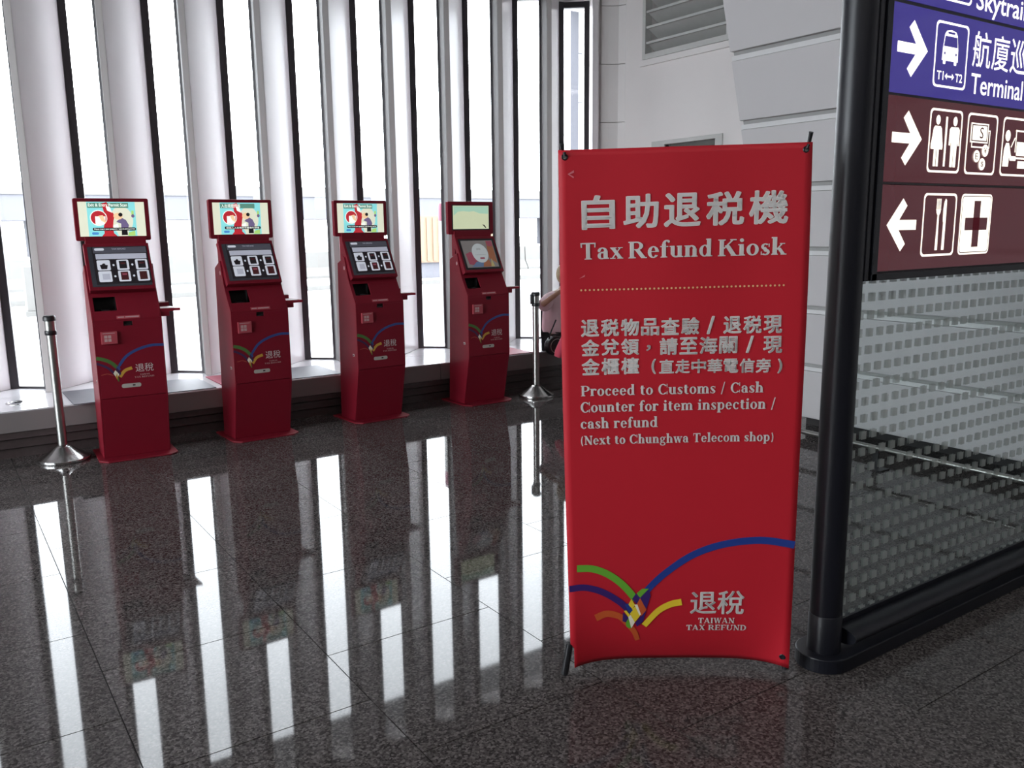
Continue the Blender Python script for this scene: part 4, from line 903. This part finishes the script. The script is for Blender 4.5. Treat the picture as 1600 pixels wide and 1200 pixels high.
# head
def blob(name, c, r_, m_, parent, fn=None, seg=24):
    bm = bmesh.new(); bmesh.ops.create_uvsphere(bm, u_segments=seg, v_segments=seg//2+2, radius=1)
    for v in bm.verts:
        q_ = v.co.copy()
        if fn: q_ = fn(q_)
        v.co = Vector((c[0]+q_.x*r_[0], c[1]+q_.y*r_[1], c[2]+q_.z*r_[2]))
    me = bpy.data.meshes.new(name); bm.to_mesh(me); bm.free(); me.materials.append(m_)
    for p_ in me.polygons: p_.use_smooth = True
    o = bpy.data.objects.new(name, me); link(o, parent); return o
def face(q_):
    q_ = q_.copy()
    if q_.y < 0:
        if q_.z < -.2: q_.x *= 1-.25*(-q_.z-.2); 
        d = math.exp(-((q_.x/.16)**2+((q_.z+.12)/.18)**2)); q_.y -= .28*d
        d = math.exp(-(((abs(q_.x)-.38)/.2)**2+((q_.z-.08)/.14)**2)); q_.y += .12*d
        d = math.exp(-((q_.x/.3)**2+((q_.z+.72)/.16)**2)); q_.y -= .10*d
    return q_
HC = (0.0, -.02, 1.105)
hd_ = blob('head', HC, (.076, .095, .115), SKIN, pr_, face, 40)
blob('hair', (0, .005, 1.125), (.092, .100, .112), HAIR, pr_, lambda q_: Vector((q_.x, q_.y*(1 if q_.y > 0 else (.55 if q_.z < .45 else .98)), q_.z if q_.z > -.2 or q_.y > 0 else -.2+(q_.z+.2)*.1)), 32)
for s_ in (-1, 1):
    blob('eye', (s_*.029, -.103, 1.113), (.011, .006, .007), mat('eye_white', (.7, .7, .7), .3) if s_ < 0 else bpy.data.materials['eye_white'], hd_, None, 12)
    blob('ear', (s_*.077, .0, 1.10), (.010, .020, .030), SKIN, hd_, None, 12)
blob('mouth', (0, -.105, 1.048), (.022, .007, .006), mat('lips', (.35, .10, .09), .5), hd_, None, 12)
# raised hand by the cheek, fingers curled
hp = Vector((-.115, -.12, 1.00))
blob('palm', (hp.x+.02, hp.y-.002, hp.z+.035), (.026, .014, .042), SKIN, pr_, None, 16)
for k, (dx, L_) in enumerate(((-.001, .040), (.013, .048), (.027, .046), (.040, .036))):
    a = Vector((hp.x+dx, hp.y, hp.z+.06)); c_ = a+Vector((.010, -.004, L_*.6)); d_ = c_+Vector((.020, .012, L_*.35))
    b = MB(); b.tube([a, c_, d_, d_+Vector((.012, .012, .002))], [.0085, .008, .007, .004], SKIN, 8); b.build('finger', pr_, smooth=True)
b = MB(); b.tube([(hp.x+.038, hp.y-.005, hp.z+.012), (hp.x+.058, hp.y-.018, hp.z+.035), (hp.x+.066, hp.y-.016, hp.z+.058)], [.0105, .009, .005], SKIN, 8); b.build('thumb', pr_, smooth=True)
lp_ = Vector((.04, -.20, .55)); blob('palm', (.01, -.215, .545), (.040, .026, .015), SKIN, pr_, None, 16)
for k in range(4):
    a = Vector((-.02, -.235+.014*k, .545)); b = MB(); b.tube([a, a+Vector((-.030, -.002, -.004)), a+Vector((-.045, 0, -.020))], [.008, .007, .004], SKIN, 8); b.build('finger', pr_, smooth=True)
b = MB(); b.tube([(.02, -.24, .55), (0, -.262, .545), (-.02, -.268, .537)], [.009, .008, .005], SKIN, 8); b.build('thumb', pr_, smooth=True)
skinmesh('shirt', [
    [((0, .12, .49), (.215, .15)), ((0, .12, .62), (.205, .135)), ((0, .10, .79), (.21, .125)), ((0, .08, .90), (.115, .09)), ((0, .06, .935), (.06, .06))],
    [3, ((-.17, .055, .875), .072), ((-.27, -.005, .84), .074), ((-.315, -.035, .82), .070)],
    [3, ((.17, .055, .883), .066), ((.225, .04, .72), .062)]], SHIRT, pr_)
skinmesh('trousers', [
    [((0, .12, .465), (.155, .11)), ((-.08, .04, .445), .088), ((-.085, -.31, .445), .074), ((-.09, -.30, .20), .062), ((-.09, -.29, .10), .058)],
    [0, ((.11, .04, .445), .098), ((.12, -.31, .445), .078), ((.125, -.30, .20), .062), ((.125, -.29, .10), .058)]], TROU, pr_)
for s_ in (-1, 1):
    b = MB(); b.prism([(.05, .0), (.05, .09), (-.02, .10), (-.08, .06), (-.17, .045), (-.19, .02), (-.19, 0)], lambda y_, z_: (s_*.105-.042+.013, y_-.29, z_), lambda y_, z_: (s_*.105+.042+.013, y_-.29, z_), BAG); b.build('shoe', pr_, bevel=.012)
# shoulder bag beside the person
bg_ = empty('handbag', (4.985, 6.57, .0)); tag(bg_, 'black rounded handbag held at the waist of the seated person', 'bag')
b = MB(); b.prism(ell(0, .46, .105, .095, 28), lambda x_, z_: (x_, -.035, z_), lambda x_, z_: (x_, .035, z_), BAG); b.build('bag_body', bg_, bevel=.012)
b = MB(); b.tube([(.075*cos(a), -.036, .46+.068*sin(a)) for a in [R(k*15) for k in range(24)]]+[(.075, -.036, .46)], .003, STEEL, 6); b.build('trim_ring', bg_, smooth=True)
b = MB(); b.tube([(-.07, .0, .53), (-.02, .03, .60), (.06, .06, .70)], .007, BAG, 8); b.build('strap', bg_, smooth=True)
# red jacket hanging over the lap
jk = empty('red_jacket', (4.97, 6.40, 0)); tag(jk, 'red jacket draped over the lap of the seated person', 'jacket')
vs = []; fs = []; n1, n2 = 14, 26
for j in range(n2):
    s_ = j/(n2-1)
    for i in range(n1):
        t_ = i/(n1-1)
        x = -.10+.13*(1-s_)+(t_)*.30+(-.05 if .3 < s_ < .6 else 0)*(1-t_)+.05*s_
        z = .66-.55*s_+.01*sin(9*t_)
        y = -.04-.05*sin(pi*min(1, s_*1.4))-.022*sin(16*t_+3*s_)
        vs.append((x, y, z))
for j in range(n2-1):
    for i in range(n1-1): fs.append((j*n1+i, j*n1+i+1, (j+1)*n1+i+1, (j+1)*n1+i))
b = MB(); b.add(vs, fs, COAT); o = b.build('jacket_body', jk, smooth=True); md = o.modifiers.new('s', 'SOLIDIFY'); md.thickness = .014; sb = o.modifiers.new('u', 'SUBSURF'); sb.levels = 1; sb.render_levels = 1
b = MB(); b.tube([(-.01, -.10, .64), (-.08, -.11, .55), (-.145, -.11, .44), (-.155, -.10, .40)], [.03, .045, .045, .035], COAT, 14); b.build('sleeve', jk, smooth=True)
